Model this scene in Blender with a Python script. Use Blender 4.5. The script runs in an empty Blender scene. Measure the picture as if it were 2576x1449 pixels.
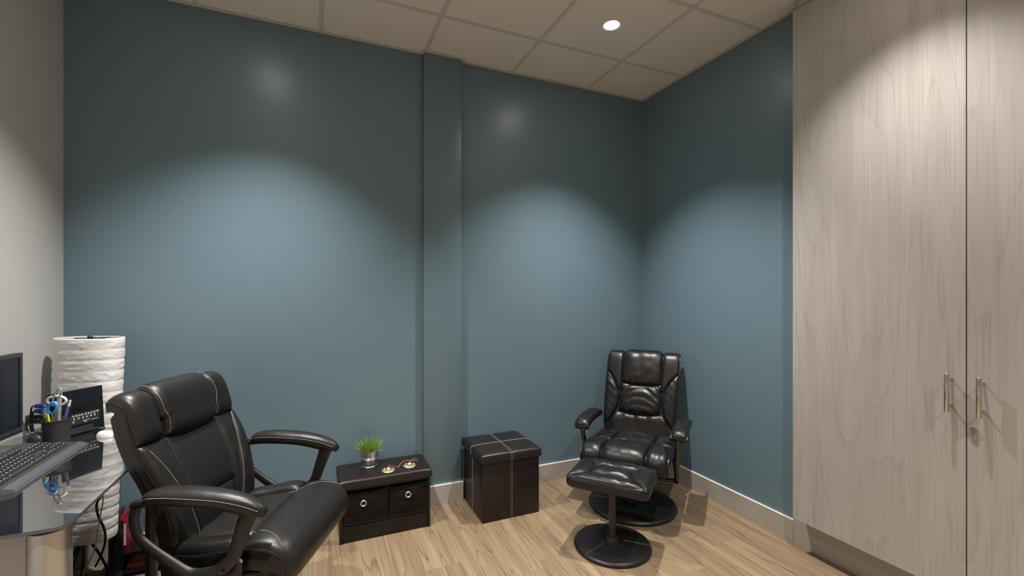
import bpy, bmesh, math, random
from mathutils import Vector, Matrix, noise
random.seed(7)
PI = math.pi
C = bpy.context.scene.collection
SC = bpy.context.scene

# ------------------------------------------------------------------ camera
HC = 1.3274          # camera height
BY = 2.8232          # back wall plane (y)
RX = 2.3427          # right wall plane (x)
LX = -1.114          # left wall plane (x)
FY = -1.55           # wall behind the camera
CZ = HC + 1.5106     # ceiling height
YAW = math.radians(23.47)
cam_d = bpy.data.cameras.new('camera')
cam = bpy.data.objects.new('camera', cam_d)
C.objects.link(cam)
cam.location = (0, 0, HC)
cam.rotation_euler = (PI/2, 0, -YAW)
cam_d.sensor_width = 36.0
cam_d.lens = 36.0*1128.2/2576.0
cam_d.shift_y = 13.3/2576.0
cam_d.clip_start = 0.02
SC.camera = cam

# ------------------------------------------------------------------ world, exposure
w = bpy.data.worlds.new('world'); SC.world = w
w.use_nodes = True
w.node_tree.nodes['Background'].inputs[0].default_value = (0.9, 0.86, 0.8, 1)
w.node_tree.nodes['Background'].inputs[1].default_value = 0.02
SC.view_settings.view_transform = 'Standard'
SC.view_settings.look = 'None'
SC.view_settings.gamma = 1.0
SC.view_settings.use_curve_mapping = False
SC.view_settings.exposure = 1.5
LAMP_W = 89.0        # watts of each downlight's beam
LENS_E = 26.0         # emission of the frosted lens
LIGHTS = [(1.518, 2.09, 0.95), (-0.282, 2.09, 1.05), (1.82, 1.00, 0.47), (-0.282, 0.89, 1.15), (1.45, -0.50, 1.1), (-0.282, -0.61, 1.0)]

# ------------------------------------------------------------------ materials
def srgb(r, g, b):
    def f(c):
        c /= 255.0
        return c/12.92 if c <= 0.04045 else ((c+0.055)/1.055)**2.4
    return (f(r), f(g), f(b), 1)

def mat(name, col, rough=0.5, metal=0.0, spec=0.5, bump=0.0, bscale=200, coat=0.0, emit=None, estr=0.0, var=0.0, vscale=8, ior=None, bstretch=None):
    m = bpy.data.materials.new(name); m.use_nodes = True
    nt = m.node_tree; b = nt.nodes['Principled BSDF']
    b.inputs['Base Color'].default_value = col
    b.inputs['Roughness'].default_value = rough
    b.inputs['Metallic'].default_value = metal
    b.inputs['Specular IOR Level'].default_value = spec
    if ior: b.inputs['IOR'].default_value = ior
    if coat:
        b.inputs['Coat Weight'].default_value = coat
        b.inputs['Coat Roughness'].default_value = 0.15
    if emit:
        b.inputs['Emission Color'].default_value = emit
        b.inputs['Emission Strength'].default_value = estr
    tc = nt.nodes.new('ShaderNodeTexCoord')
    src = tc.outputs['Object']
    if bstretch:
        mp = nt.nodes.new('ShaderNodeMapping'); mp.inputs['Scale'].default_value = bstretch
        nt.links.new(src, mp.inputs['Vector']); src = mp.outputs['Vector']
    if bump:
        n = nt.nodes.new('ShaderNodeTexNoise'); n.inputs['Scale'].default_value = bscale
        n.inputs['Detail'].default_value = 3
        nt.links.new(src, n.inputs['Vector'])
        bp = nt.nodes.new('ShaderNodeBump'); bp.inputs['Strength'].default_value = bump
        bp.inputs['Distance'].default_value = 0.002
        nt.links.new(n.outputs['Fac'], bp.inputs['Height'])
        nt.links.new(bp.outputs['Normal'], b.inputs['Normal'])
    if var:
        n2 = nt.nodes.new('ShaderNodeTexNoise'); n2.inputs['Scale'].default_value = vscale
        n2.inputs['Detail'].default_value = 4
        nt.links.new(src, n2.inputs['Vector'])
        hs = nt.nodes.new('ShaderNodeMixRGB'); hs.blend_type = 'MIX'
        hs.inputs['Color1'].default_value = tuple(min(1, c*(1+var)) for c in col[:3])+(1,)
        hs.inputs['Color2'].default_value = tuple(c*(1-var) for c in col[:3])+(1,)
        nt.links.new(n2.outputs['Fac'], hs.inputs['Fac'])
        nt.links.new(hs.outputs['Color'], b.inputs['Base Color'])
    return m

def leather(name, col, rough=0.36, grain=330, bump=0.35):
    m = mat(name, col, rough, spec=0.42)
    nt = m.node_tree; b = nt.nodes['Principled BSDF']
    tc = nt.nodes.new('ShaderNodeTexCoord')
    v = nt.nodes.new('ShaderNodeTexVoronoi'); v.inputs['Scale'].default_value = grain
    n = nt.nodes.new('ShaderNodeTexNoise'); n.inputs['Scale'].default_value = 26; n.inputs['Detail'].default_value = 5
    nt.links.new(tc.outputs['Object'], v.inputs['Vector']); nt.links.new(tc.outputs['Object'], n.inputs['Vector'])
    ad = nt.nodes.new('ShaderNodeMath'); ad.operation = 'MULTIPLY_ADD'; ad.inputs[1].default_value = 1.2
    nt.links.new(n.outputs['Fac'], ad.inputs[0]); nt.links.new(v.outputs['Distance'], ad.inputs[2])
    bp = nt.nodes.new('ShaderNodeBump'); bp.inputs['Strength'].default_value = bump*0.5; bp.inputs['Distance'].default_value = 0.0008
    nt.links.new(ad.outputs[0], bp.inputs['Height']); nt.links.new(bp.outputs['Normal'], b.inputs['Normal'])
    rr = nt.nodes.new('ShaderNodeMapRange'); rr.inputs['To Min'].default_value = rough-0.05; rr.inputs['To Max'].default_value = rough+0.09
    nt.links.new(n.outputs['Fac'], rr.inputs['Value']); nt.links.new(rr.outputs['Result'], b.inputs['Roughness'])
    return m

def wood(name, light, mid, dark, axis, rough, rings=9.0, stretch=0.10, nscale=2.4, line=0.55, streak=0.35, randomize=False, tone=0.0, spec=0.4, jag=0.10, mlo=0.30, mhi=0.50, fib=110, fibs=0.012):
    """contour lines of a stretched noise give cathedral grain; a very stretched noise gives fibres"""
    m = bpy.data.materials.new(name); m.use_nodes = True
    nt = m.node_tree; N = nt.nodes; Lk = nt.links; b = N['Principled BSDF']
    b.inputs['Roughness'].default_value = rough
    b.inputs['Specular IOR Level'].default_value = spec
    tc = N.new('ShaderNodeTexCoord'); src = tc.outputs['Object']
    if randomize:
        oi = N.new('ShaderNodeObjectInfo')
        cx = N.new('ShaderNodeCombineXYZ')
        for k, mul in enumerate((37.0, 91.0, 13.0)):
            mm = N.new('ShaderNodeMath'); mm.operation = 'MULTIPLY'; mm.inputs[1].default_value = mul
            Lk.new(oi.outputs['Random'], mm.inputs[0]); Lk.new(mm.outputs[0], cx.inputs[k])
        va = N.new('ShaderNodeVectorMath'); va.operation = 'ADD'
        Lk.new(src, va.inputs[0]); Lk.new(cx.outputs[0], va.inputs[1]); src = va.outputs[0]
    def stretched(s, f):
        mp = N.new('ShaderNodeMapping'); sc = [s, s, s]; sc[axis] = s*f
        mp.inputs['Scale'].default_value = sc; Lk.new(src, mp.inputs['Vector']); return mp.outputs['Vector']
    n1 = N.new('ShaderNodeTexNoise'); n1.inputs['Scale'].default_value = 1.0; n1.inputs['Detail'].default_value = 1.5; n1.inputs['Roughness'].default_value = 0.45
    Lk.new(stretched(nscale, stretch), n1.inputs['Vector'])
    mu = N.new('ShaderNodeMath'); mu.operation = 'MULTIPLY'; mu.inputs[1].default_value = rings; Lk.new(n1.outputs['Fac'], mu.inputs[0])
    n3 = N.new('ShaderNodeTexNoise'); n3.inputs['Scale'].default_value = 1.0; n3.inputs['Detail'].default_value = 3
    Lk.new(stretched(60, 0.05), n3.inputs['Vector'])
    ad = N.new('ShaderNodeMath'); ad.operation = 'MULTIPLY_ADD'; ad.inputs[1].default_value = jag
    Lk.new(n3.outputs['Fac'], ad.inputs[0]); Lk.new(mu.outputs[0], ad.inputs[2])
    fr = N.new('ShaderNodeMath'); fr.operation = 'FRACT'; Lk.new(ad.outputs[0], fr.inputs[0])
    cr = N.new('ShaderNodeValToRGB'); e = cr.color_ramp.elements
    e[0].position = 0.0; e[0].color = (0, 0, 0, 1); e[1].position = 1.0; e[1].color = (0, 0, 0, 1)
    for p, v in ((0.60, 0.12), (0.88, 0.35), (0.95, 1.0)):
        x = e.new(p); x.color = (v, v, v, 1)
    Lk.new(fr.outputs[0], cr.inputs['Fac'])
    n2 = N.new('ShaderNodeTexNoise'); n2.inputs['Scale'].default_value = 1.0; n2.inputs['Detail'].default_value = 4
    Lk.new(stretched(fib, fibs), n2.inputs['Vector'])
    n4 = N.new('ShaderNodeTexNoise'); n4.inputs['Scale'].default_value = 1.0; n4.inputs['Detail'].default_value = 2
    Lk.new(stretched(18, 0.08), n4.inputs['Vector'])
    mr = N.new('ShaderNodeMapRange'); mr.inputs['From Min'].default_value = 0.35; mr.inputs['From Max'].default_value = 0.65
    Lk.new(n4.outputs['Fac'], mr.inputs['Value'])
    m1 = N.new('ShaderNodeMixRGB'); m1.inputs['Color1'].default_value = light; m1.inputs['Color2'].default_value = mid
    Lk.new(mr.outputs['Result'], m1.inputs['Fac'])
    l2 = N.new('ShaderNodeMath'); l2.operation = 'MULTIPLY'; l2.inputs[1].default_value = line
    n5 = N.new('ShaderNodeMath'); n5.operation = 'MULTIPLY'
    mr5 = N.new('ShaderNodeMapRange'); mr5.inputs['From Min'].default_value = mlo; mr5.inputs['From Max'].default_value = mhi
    Lk.new(n2.outputs['Fac'], mr5.inputs['Value'])
    Lk.new(cr.outputs['Color'], n5.inputs[0]); Lk.new(mr5.outputs['Result'], n5.inputs[1])
    Lk.new(n5.outputs[0], l2.inputs[0])
    m2 = N.new('ShaderNodeMixRGB'); m2.inputs['Color2'].default_value = dark
    Lk.new(l2.outputs[0], m2.inputs['Fac']); Lk.new(m1.outputs['Color'], m2.inputs['Color1'])
    # fibres
    mrs = N.new('ShaderNodeMapRange'); mrs.inputs['From Min'].default_value = 0.52; mrs.inputs['From Max'].default_value = 0.72
    mrs.inputs['To Max'].default_value = streak
    Lk.new(n2.outputs['Fac'], mrs.inputs['Value'])
    m3 = N.new('ShaderNodeMixRGB'); m3.inputs['Color2'].default_value = dark
    Lk.new(mrs.outputs['Result'], m3.inputs['Fac']); Lk.new(m2.outputs['Color'], m3.inputs['Color1'])
    out = m3.outputs['Color']
    if randomize and tone:
        hv = N.new('ShaderNodeHueSaturation')
        mv = N.new('ShaderNodeMapRange'); mv.inputs['To Min'].default_value = 1-tone; mv.inputs['To Max'].default_value = 1+tone
        Lk.new(oi.outputs['Random'], mv.inputs['Value']); Lk.new(mv.outputs['Result'], hv.inputs['Value'])
        Lk.new(out, hv.inputs['Color']); out = hv.outputs['Color']
    Lk.new(out, b.inputs['Base Color'])
    bp = N.new('ShaderNodeBump'); bp.inputs['Strength'].default_value = 0.15; bp.inputs['Distance'].default_value = 0.001
    Lk.new(n2.outputs['Fac'], bp.inputs['Height']); Lk.new(bp.outputs['Normal'], b.inputs['Normal'])
    return m

M = {}
M['teal'] = mat('teal wall paint', (0.138, 0.212, 0.254, 1), 0.33, spec=0.66, bump=0.06, bscale=420)
M['white_wall'] = mat('off white wall paint', (0.50, 0.487, 0.465, 1), 0.55, spec=0.3, bump=0.06, bscale=420)
M['tile'] = mat('mineral ceiling tile', (0.78, 0.74, 0.66, 1), 0.9, spec=0.1, bump=0.25, bscale=260, var=0.02, vscale=60)
M['tbar'] = mat('ceiling grid steel', (0.60, 0.575, 0.51, 1), 0.5, spec=0.3)
M['skirt'] = mat('taupe vinyl skirting', (0.42, 0.385, 0.335, 1), 0.42, spec=0.4)
M['skirt_top'] = mat('skirting edge highlight', (0.88, 0.84, 0.76, 1), 0.5)  # highlight along the skirting's top edge, painted in as a pale colour
M['floor'] = wood('oak vinyl plank', (0.305, 0.218, 0.131, 1), (0.228, 0.157, 0.092, 1), (0.060, 0.036, 0.020, 1), 1, 0.42, rings=34, stretch=0.055, nscale=5.0, line=0.75, streak=0.34, randomize=True, tone=0.10, jag=0.16, mlo=0.36, mhi=0.56, fib=170, fibs=0.008)
M['door'] = wood('grey washed laminate', (0.455, 0.425, 0.385, 1), (0.415, 0.385, 0.345, 1), (0.27, 0.245, 0.215, 1), 2, 0.50, rings=16, stretch=0.09, nscale=3.2, line=0.34, streak=0.40, spec=0.25, jag=0.10, mlo=0.34, mhi=0.52, fib=150, fibs=0.02)
M['gap'] = mat('dark gap', (0.01, 0.01, 0.01, 1), 0.8)
M['steel'] = mat('brushed steel', (0.62, 0.58, 0.54, 1), 0.28, 1.0, bump=0.1, bscale=300)
M['leather'] = leather('black leather', (0.012, 0.0105, 0.0095, 1), 0.37)
M['leather_b'] = leather('black glossy leather', (0.010, 0.0085, 0.008, 1), 0.33, 300, 0.30)
M['faux'] = leather('dark brown faux leather', (0.012, 0.0075, 0.007, 1), 0.36, 260, 0.45)
M['piping'] = mat('black piping', (0.010, 0.009, 0.009, 1), 0.35)
M['thread'] = mat('pale stitching thread', (0.36, 0.30, 0.24, 1), 0.7)
M['thread_d'] = mat('dark stitching thread', (0.10, 0.09, 0.08, 1), 0.6)
M['plastic'] = mat('black textured plastic', (0.012, 0.010, 0.009, 1), 0.40, bump=0.25, bscale=500)
M['gloss'] = mat('gloss black plastic', (0.008, 0.008, 0.010, 1), 0.12)
M['metal_b'] = mat('dark chrome tube', (0.10, 0.085, 0.075, 1), 0.22, 0.8)
M['post'] = mat('dark brown painted post', (0.035, 0.028, 0.025, 1), 0.35)
M['ashwood'] = wood('black brown wood foil', (0.013, 0.009, 0.008, 1), (0.010, 0.007, 0.006, 1), (0.005, 0.004, 0.004, 1), 2, 0.45)
M['fabric'] = mat('black nonwoven fabric', (0.008, 0.005, 0.005, 1), 0.7, spec=0.2, bump=0.5, bscale=500)
M['ring'] = mat('nickel eyelet', (0.75, 0.68, 0.56, 1), 0.25, 1.0)
M['zinc'] = mat('galvanised zinc', (0.60, 0.60, 0.61, 1), 0.33, 0.95, bump=0.05, bscale=60, var=0.12, vscale=40)
M['grass'] = mat('artificial grass', (0.20, 0.33, 0.045, 1), 0.45, var=0.5, vscale=35)
M['soil'] = mat('dark soil', (0.03, 0.025, 0.015, 1), 0.9)
M['brass'] = mat('aged brass', (0.50, 0.38, 0.20, 1), 0.40, 0.85, bump=0.5, bscale=260, var=0.45, vscale=170)
M['brass_k'] = mat('polished brass knob', (0.80, 0.74, 0.56, 1), 0.28, 0.9)
M['cord'] = mat('tan leather cord', (0.48, 0.17, 0.045, 1), 0.6)
M['glass'] = mat('black back-painted glass', (0.012, 0.012, 0.013, 1), 0.03, spec=1.0, ior=3.4)
M['glass_edge'] = mat('glass edge', (0.10, 0.105, 0.105, 1), 0.45, spec=0.4)
M['silver'] = mat('silver painted steel', (0.52, 0.50, 0.47, 1), 0.32, 0.75)
M['silver_p'] = mat('silver panel', (0.45, 0.43, 0.40, 1), 0.5, 0.3)
M['paper'] = mat('crinkled rice paper', (0.80, 0.785, 0.76, 1), 0.85, bump=0.6, bscale=60, spec=0.2, bstretch=(1, 1, 1.6))
M['wire'] = mat('black wire', (0.01, 0.01, 0.01, 1), 0.5)
M['cable_w'] = mat('grey cable', (0.38, 0.36, 0.34, 1), 0.5)
M['screen'] = mat('switched off screen', (0.003, 0.008, 0.018, 1), 0.22, spec=0.22)
M['bezel'] = mat('matte black bezel', (0.022, 0.023, 0.027, 1), 0.38)
M['keys'] = mat('black key caps', (0.028, 0.029, 0.03, 1), 0.4)
M['kbody'] = mat('keyboard body', (0.034, 0.036, 0.039, 1), 0.42)
M['print'] = mat('white print', (0.72, 0.74, 0.74, 1), 0.5)
M['print_g'] = mat('green print', (0.15, 0.5, 0.28, 1), 0.5)
M['print_y'] = mat('yellow print', (0.7, 0.5, 0.12, 1), 0.5)
M['label_k'] = mat('black device label', (0.02, 0.018, 0.018, 1), 0.5)
M['red'] = mat('red card', (0.34, 0.012, 0.03, 1), 0.45)
M['maroon'] = mat('maroon plastic', (0.07, 0.006, 0.016, 1), 0.3)
M['paperwhite'] = mat('white paper', (0.72, 0.68, 0.62, 1), 0.8)
M['mesh'] = mat('black mesh metal', (0.02, 0.018, 0.018, 1), 0.5, bump=1.0, bscale=700)
M['yellow'] = mat('yellow plastic', (0.72, 0.72, 0.05, 1), 0.35)
M['blue'] = mat('bright blue plastic', (0.06, 0.28, 0.72, 1), 0.3)
M['navy'] = mat('navy plastic', (0.01, 0.025, 0.22, 1), 0.4)
M['cyan'] = mat('light blue plastic', (0.12, 0.42, 0.58, 1), 0.35)
M['orange'] = mat('orange plastic', (0.75, 0.2, 0.08, 1), 0.4)
M['purple'] = mat('purple plastic', (0.14, 0.10, 0.38, 1), 0.35)
M['white_p'] = mat('white plastic', (0.72, 0.70, 0.67, 1), 0.35)
M['greyc'] = mat('grey clear plastic', (0.40, 0.39, 0.37, 1), 0.2)
M['lens'] = mat('frosted lamp lens', (0.9, 0.9, 0.9, 1), 0.4, emit=(1.0, 0.96, 0.90, 1), estr=LENS_E)

# ------------------------------------------------------------------ helpers
def link(name, me, m=None, parent=None, loc=None, rot=None, **props):
    o = bpy.data.objects.new(name, me); C.objects.link(o)
    if m is not None and me is not None:
        me.materials.clear(); me.materials.append(m)
    if parent is not None: o.parent = parent
    if loc is not None: o.location = loc
    if rot is not None: o.rotation_euler = rot
    for k, v in props.items(): o[k] = v
    return o

def thing(name, label, cat, loc=(0, 0, 0), rz=0.0, group=None):
    o = bpy.data.objects.new(name, None); C.objects.link(o)
    o.location = loc; o.rotation_euler = (0, 0, rz); o.empty_display_size = 0.05
    o['label'] = label; o['category'] = cat
    if group: o['group'] = group
    return o

def tag(o, label, cat, group=None):
    o['label'] = label; o['category'] = cat
    if group: o['group'] = group
    return o

def mesh_from(bm, smooth=True, angle=40):
    me = bpy.data.meshes.new('m')
    bmesh.ops.recalc_face_normals(bm, faces=bm.faces[:])
    for f in bm.faces: f.smooth = smooth
    bm.to_mesh(me); bm.free()
    if smooth and angle is not None:
        try: me.set_sharp_from_angle(angle=math.radians(angle))
        except Exception: pass
    return me

def bm_box(bm, lo, hi, bevel=0.0, seg=2):
    r = bmesh.ops.create_cube(bm, size=1.0)
    vs = r['verts']
    for v in vs:
        v.co = Vector([lo[i] + (v.co[i]+0.5)*(hi[i]-lo[i]) for i in range(3)])
    if bevel > 0:
        es = list({e for v in vs for e in v.link_edges})
        bmesh.ops.bevel(bm, geom=es, offset=bevel, segments=seg, affect='EDGES', profile=0.5)
    return vs

def box(name, lo, hi, m, parent=None, bevel=0.0, seg=2, **props):
    bm = bmesh.new(); bm_box(bm, lo, hi, bevel, seg)
    return link(name, mesh_from(bm), m, parent, **props)

def catmull(pts, n=8, closed=False):
    P = [Vector(p) for p in pts]; out = []
    k = len(P)
    rng = range(k) if closed else range(k-1)
    for i in rng:
        p1 = P[i]; p2 = P[(i+1) % k]
        p0 = P[i-1] if (i > 0 or closed) else p1*2-p2
        p3 = P[(i+2) % k] if (i+2 < k or closed) else p2*2-p1
        for j in range(n):
            t = j/n
            out.append(0.5*((2*p1)+(p2-p0)*t+(2*p0-5*p1+4*p2-p3)*t*t+(3*p1-3*p2+p3-p0)*t**3))
    if not closed: out.append(P[-1])
    return out

def bm_tube(bm, pts, r, seg=8, closed=False, squash=None):
    """sweep a circle; r may be a list; squash=(direction, factor) flattens it"""
    n = len(pts); rings = []
    prev = None
    for i, p in enumerate(pts):
        a = pts[i-1] if (i > 0 or closed) else p
        b = pts[(i+1) % n] if (i < n-1 or closed) else p
        t = (b-a)
        if t.length < 1e-9: t = Vector((0, 0, 1))
        t.normalize()
        if prev is None:
            up = Vector((0, 0, 1)) if abs(t.z) < 0.9 else Vector((1, 0, 0))
            x = up.cross(t).normalized()
        else:
            x = (prev - t*prev.dot(t))
            x = x.normalized() if x.length > 1e-6 else t.orthogonal().normalized()
        prev = x
        y = t.cross(x)
        rr = r[i] if isinstance(r, (list, tuple)) else r
        ring = []
        for k in range(seg):
            a_ = 2*PI*k/seg
            d = x*math.cos(a_)+y*math.sin(a_)
            if squash:
                q = Vector(squash[0]); d = d - q*d.dot(q)*(1-squash[1])
            ring.append(bm.verts.new(p + d*rr))
        rings.append(ring)
    m = n if closed else n-1
    for i in range(m):
        A = rings[i]; B = rings[(i+1) % n]
        for k in range(seg):
            bm.faces.new((A[k], A[(k+1) % seg], B[(k+1) % seg], B[k]))
    if not closed:
        bm.faces.new(list(reversed(rings[0]))); bm.faces.new(rings[-1])

def tube(name, pts, r, m, parent=None, seg=10, n=6, smooth_path=True, closed=False, squash=None, **props):
    P = catmull(pts, n, closed) if smooth_path else [Vector(p) for p in pts]
    if isinstance(r, (list, tuple)) and len(r) == len(pts) and smooth_path:
        rr = []
        for i in range(len(P)):
            f = i/(len(P)-1)*(len(pts)-1); a = int(min(f, len(pts)-2)); rr.append(r[a]+(r[a+1]-r[a])*(f-a))
        r = rr
    bm = bmesh.new(); bm_tube(bm, P, r, seg, closed, squash)
    return link(name, mesh_from(bm), m, parent, **props)

def bm_lathe(bm, prof, seg=32, c=(0, 0, 0)):
    rings = []
    for (r, z) in prof:
        if r < 1e-6:
            rings.append([bm.verts.new((c[0], c[1], c[2]+z))])
        else:
            rings.append([bm.verts.new((c[0]+r*math.cos(2*PI*k/seg), c[1]+r*math.sin(2*PI*k/seg), c[2]+z)) for k in range(seg)])
    for A, B in zip(rings[:-1], rings[1:]):
        for k in range(seg):
            k2 = (k+1) % seg
            if len(A) == 1 and len(B) == 1: continue
            if len(A) == 1: bm.faces.new((A[0], B[k2], B[k]))
            elif len(B) == 1: bm.faces.new((A[k], A[k2], B[0]))
            else: bm.faces.new((A[k], A[k2], B[k2], B[k]))

def lathe(name, prof, m, parent=None, seg=32, c=(0, 0, 0), loc=None, rot=None, **props):
    bm = bmesh.new(); bm_lathe(bm, prof, seg, c)
    return link(name, mesh_from(bm), m, parent, loc=loc, rot=rot, **props)

def prism(name, poly, z0, z1, m, parent=None, bevel=0.0, **props):
    bm = bmesh.new()
    a = [bm.verts.new((x, y, z0)) for x, y in poly]; b = [bm.verts.new((x, y, z1)) for x, y in poly]
    bm.faces.new(a); bm.faces.new(b)
    n = len(poly)
    for i in range(n): bm.faces.new((a[i], a[(i+1) % n], b[(i+1) % n], b[i]))
    if bevel:
        bmesh.ops.bevel(bm, geom=bm.edges[:], offset=bevel, segments=2, affect='EDGES', profile=0.5)
    return link(name, mesh_from(bm), m, parent, **props)

def struct(o):
    o['kind'] = 'structure'; return o

# ------------------------------------------------------------------ the room
struct(box('wall_back', (LX-0.1, BY, -0.02), (RX+0.1, BY+0.1, CZ+0.1), M['teal']))
struct(box('wall_right', (RX, FY, -0.02), (RX+0.1, BY, CZ+0.1), M['teal']))
struct(box('wall_left', (LX-0.1, FY, -0.02), (LX, BY, CZ+0.1), M['white_wall']))
struct(box('wall_front', (LX-0.1, FY-0.1, -0.02), (RX+0.1, FY, CZ+0.1), M['white_wall']))
PX0, PX1, PY = 0.612, 0.853, 2.786
struct(box('wall_pillar', (PX0, PY, 0.0), (PX1, BY, CZ), M['teal'], bevel=0.0015))

# floor: base slab with individual planks on it (grain and planks run along y)
floor = struct(box('floor', (LX, FY, -0.02), (RX, BY, -0.003), M['gap']))
PW = 0.18; seams = {1.01: 1.987, 0.83: 1.932, 0.47: 2.132, 1.73: 1.899, 1.91: 1.744, 1.55: 1.619, 1.19: 1.25, 1.37: 2.55, 0.65: 2.62, 0.29: 1.55, 2.09: 1.2, 2.27: 2.3}
x = 1.01 - PW*12; PL = 1.22
while x < RX:
    x0 = max(x, LX); x1 = min(x+PW, RX)
    if x1 - x0 > 0.004:
        key = min(seams, key=lambda k: abs(k-x))
        s = seams[key] if abs(key-x) < 0.01 else random.uniform(0.3, 1.5)
        y = s - PL*5
        while y < BY:
            a = max(y, FY); b = min(y+PL, BY)
            if b-a > 0.01:
                bm = bmesh.new(); g = 0.0002
                cxp = (x0+x1)/2; cyp = (a+b)/2
                bm_box(bm, (x0+g-cxp, a+g-cyp, -0.003), (x1-g-cxp, b-g-cyp, 0.0), 0.0004, 1)
                link('plank', mesh_from(bm, False), M['floor'], floor, loc=(cxp, cyp, 0))
            y += PL
    x += PW

# ceiling: grid of T bars, mineral tiles laid in between
ceil = struct(box('ceiling', (LX, FY, CZ+0.012), (RX, BY, CZ+0.03), M['tile']))
GX = [0.62+0.6*k-0.0005*k for k in range(-3, 4)]
GX = [g for g in (1.8205-0.6*3*1, 1.8205-0.6*2, 1.8205-0.6, 1.8205, 1.8205-2.4, 1.8205-3.0-0.0)]
GX = sorted(g for g in [1.8205-0.6*k for k in range(0, 6)] if g > LX+0.02)
GY = sorted(g for g in [2.39-0.6*k for k in range(0, 8)] if g > FY+0.02)
xs = [LX]+GX+[RX]; ys = [FY]+GY+[BY]
ceil_tiles = {}
for i in range(len(xs)-1):
    for j in range(len(ys)-1):
        a, b_, c_, d = xs[i], xs[i+1], ys[j], ys[j+1]
        cx_, cy_ = (a+b_)/2, (c_+d)/2
        has = any(a < lx < b_ and c_ < ly < d for lx, ly, _ in LIGHTS)
        bm = bmesh.new()
        bm_box(bm, (a+0.004-cx_, c_+0.004-cy_, 0.0), (b_-0.004-cx_, d-0.004-cy_, 0.011), 0.0, 1)
        link('ceiling_tile', mesh_from(bm, False), M['tile'], ceil, loc=(cx_, cy_, CZ))
TB = 0.012
for g in GX:
    box('grid_bar', (g-TB, FY, CZ-0.0025), (g+TB, BY, CZ), M['tbar'], ceil)
ex = [LX]+[v for g in GX for v in (g-TB, g+TB)]+[RX]
for g in GY:
    for k in range(0, len(ex), 2):
        if ex[k+1]-ex[k] > 0.01:
            box('grid_bar', (ex[k], g-TB, CZ-0.0022), (ex[k+1], g+TB, CZ), M['tbar'], ceil)
# wall angle round the ceiling edge, stepping round the pillar
WA = 0.021
def angle_trim(name, lo, hi):
    return struct(box(name, (lo[0], lo[1], CZ-0.004), (hi[0], hi[1], CZ-0.0026), M['tbar']))
angle_trim('trim_1', (LX, BY-WA), (PX0, BY))
angle_trim('trim_2', (PX0-WA, PY-WA), (PX1+WA, PY))
angle_trim('trim_3', (PX1, BY-WA), (RX, BY))
angle_trim('trim_4', (RX-WA, 1.543), (RX, BY-WA))
angle_trim('trim_5', (PX0-WA, PY), (PX0, BY-WA))
angle_trim('trim_6', (PX1, PY), (PX1+WA, BY-WA))
angle_trim('trim_7', (LX, FY), (LX+WA, BY-WA))

# skirting
SH, ST = 0.113, 0.011
def skirting(name, lo, hi):
    o = struct(box(name, (lo[0], lo[1], 0.0), (hi[0], hi[1], SH), M['skirt'], bevel=0.0008, seg=1))
    box('top_edge', (lo[0], lo[1], SH), (hi[0], hi[1], SH+0.0035), M['skirt_top'], o, label='pale top edge of the skirting')
    return o
skirting('baseboard_back', (LX, BY-ST), (PX0, BY))
skirting('baseboard_pillar', (PX0-ST, PY-ST), (PX1+ST, PY))
skirting('baseboard_back_2', (PX1, BY-ST), (RX, BY))
skirting('baseboard_right', (RX-ST, 1.60), (RX, BY-ST))
skirting('baseboard_left', (LX, FY), (LX+ST, BY-ST))

# ------------------------------------------------------------------ downlights
def downlight(x, y, k, label):
    t = thing('downlight', label, 'ceiling light', (x, y, CZ), group='round recessed downlights')
    lathe('trim_ring', [(0.040, -0.004), (0.049, -0.006), (0.054, -0.003), (0.055, 0.0)], M['white_p'], t, seg=40)
    lathe('lens', [(0.0, -0.0045), (0.030, -0.0045), (0.041, -0.003)], M['lens'], t, seg=40)
    ld = bpy.data.lights.new('beam', 'SPOT'); ld.energy = LAMP_W*k
    ld.spot_size = math.radians(96); ld.spot_blend = 0.95; ld.shadow_soft_size = 0.022
    ld.color = (1.0, 0.972, 0.945)
    lo = bpy.data.objects.new('beam', ld); C.objects.link(lo); lo.parent = t; lo.location = (0, 0, -0.03)
LL = ['lit round downlight in the ceiling above the recliner corner',
      'round downlight in the ceiling above the swivel office chair, out of frame',
      'round downlight in the ceiling close to the wood doors, out of frame',
      'round downlight in the ceiling left of the camera, out of frame',
      'round downlight behind the camera on the cabinet side, out of frame',
      'round downlight behind the camera on the desk side, out of frame']
for (lx, ly, k), lb in zip(LIGHTS, LL): downlight(lx, ly, k, lb)

# ------------------------------------------------------------------ tall cabinet
DX = 2.243
cab = thing('tall_cabinet', 'tall built-in cabinet with two grey wood-grain doors along the right wall', 'cabinet', (RX, 0.87, 0))
def crel(p): return (p[0]-RX, p[1]-0.87, p[2])
def cbox(name, lo, hi, m, parent=None, bevel=0.0, **k): return box(name, crel(lo), crel(hi), m, parent or cab, bevel, **k)
Y1 = 1.541; YG = 0.868; Y0 = 0.195; ZB = 0.172; ZT = 2.777; DT = 0.018
cbox('side_panel', (DX+DT+0.001, Y1-0.020, ZB), (RX-0.001, Y1-0.002, CZ-0.005), M['door'])
cbox('side_panel', (DX+DT+0.001, Y0, ZB), (RX-0.001, Y0+0.018, CZ-0.005), M['door'])
cbox('bottom_panel', (DX+DT+0.001, Y0+0.019, ZB), (RX-0.001, Y1-0.021, ZB+0.018), M['door'])
cbox('gap_shade_sheet', (DX+DT+0.003, Y0+0.019, ZB+0.019), (DX+DT+0.012, Y1-0.021, ZT-0.001), M['gap'])  # near-black sheet close behind the doors, stands in for shade in their gap
cbox('filler_panel', (DX+0.002, Y0, ZT+0.004), (DX+DT, Y1-0.020, CZ-0.005), M['door'], label='narrow filler panel between door tops and ceiling')
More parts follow.
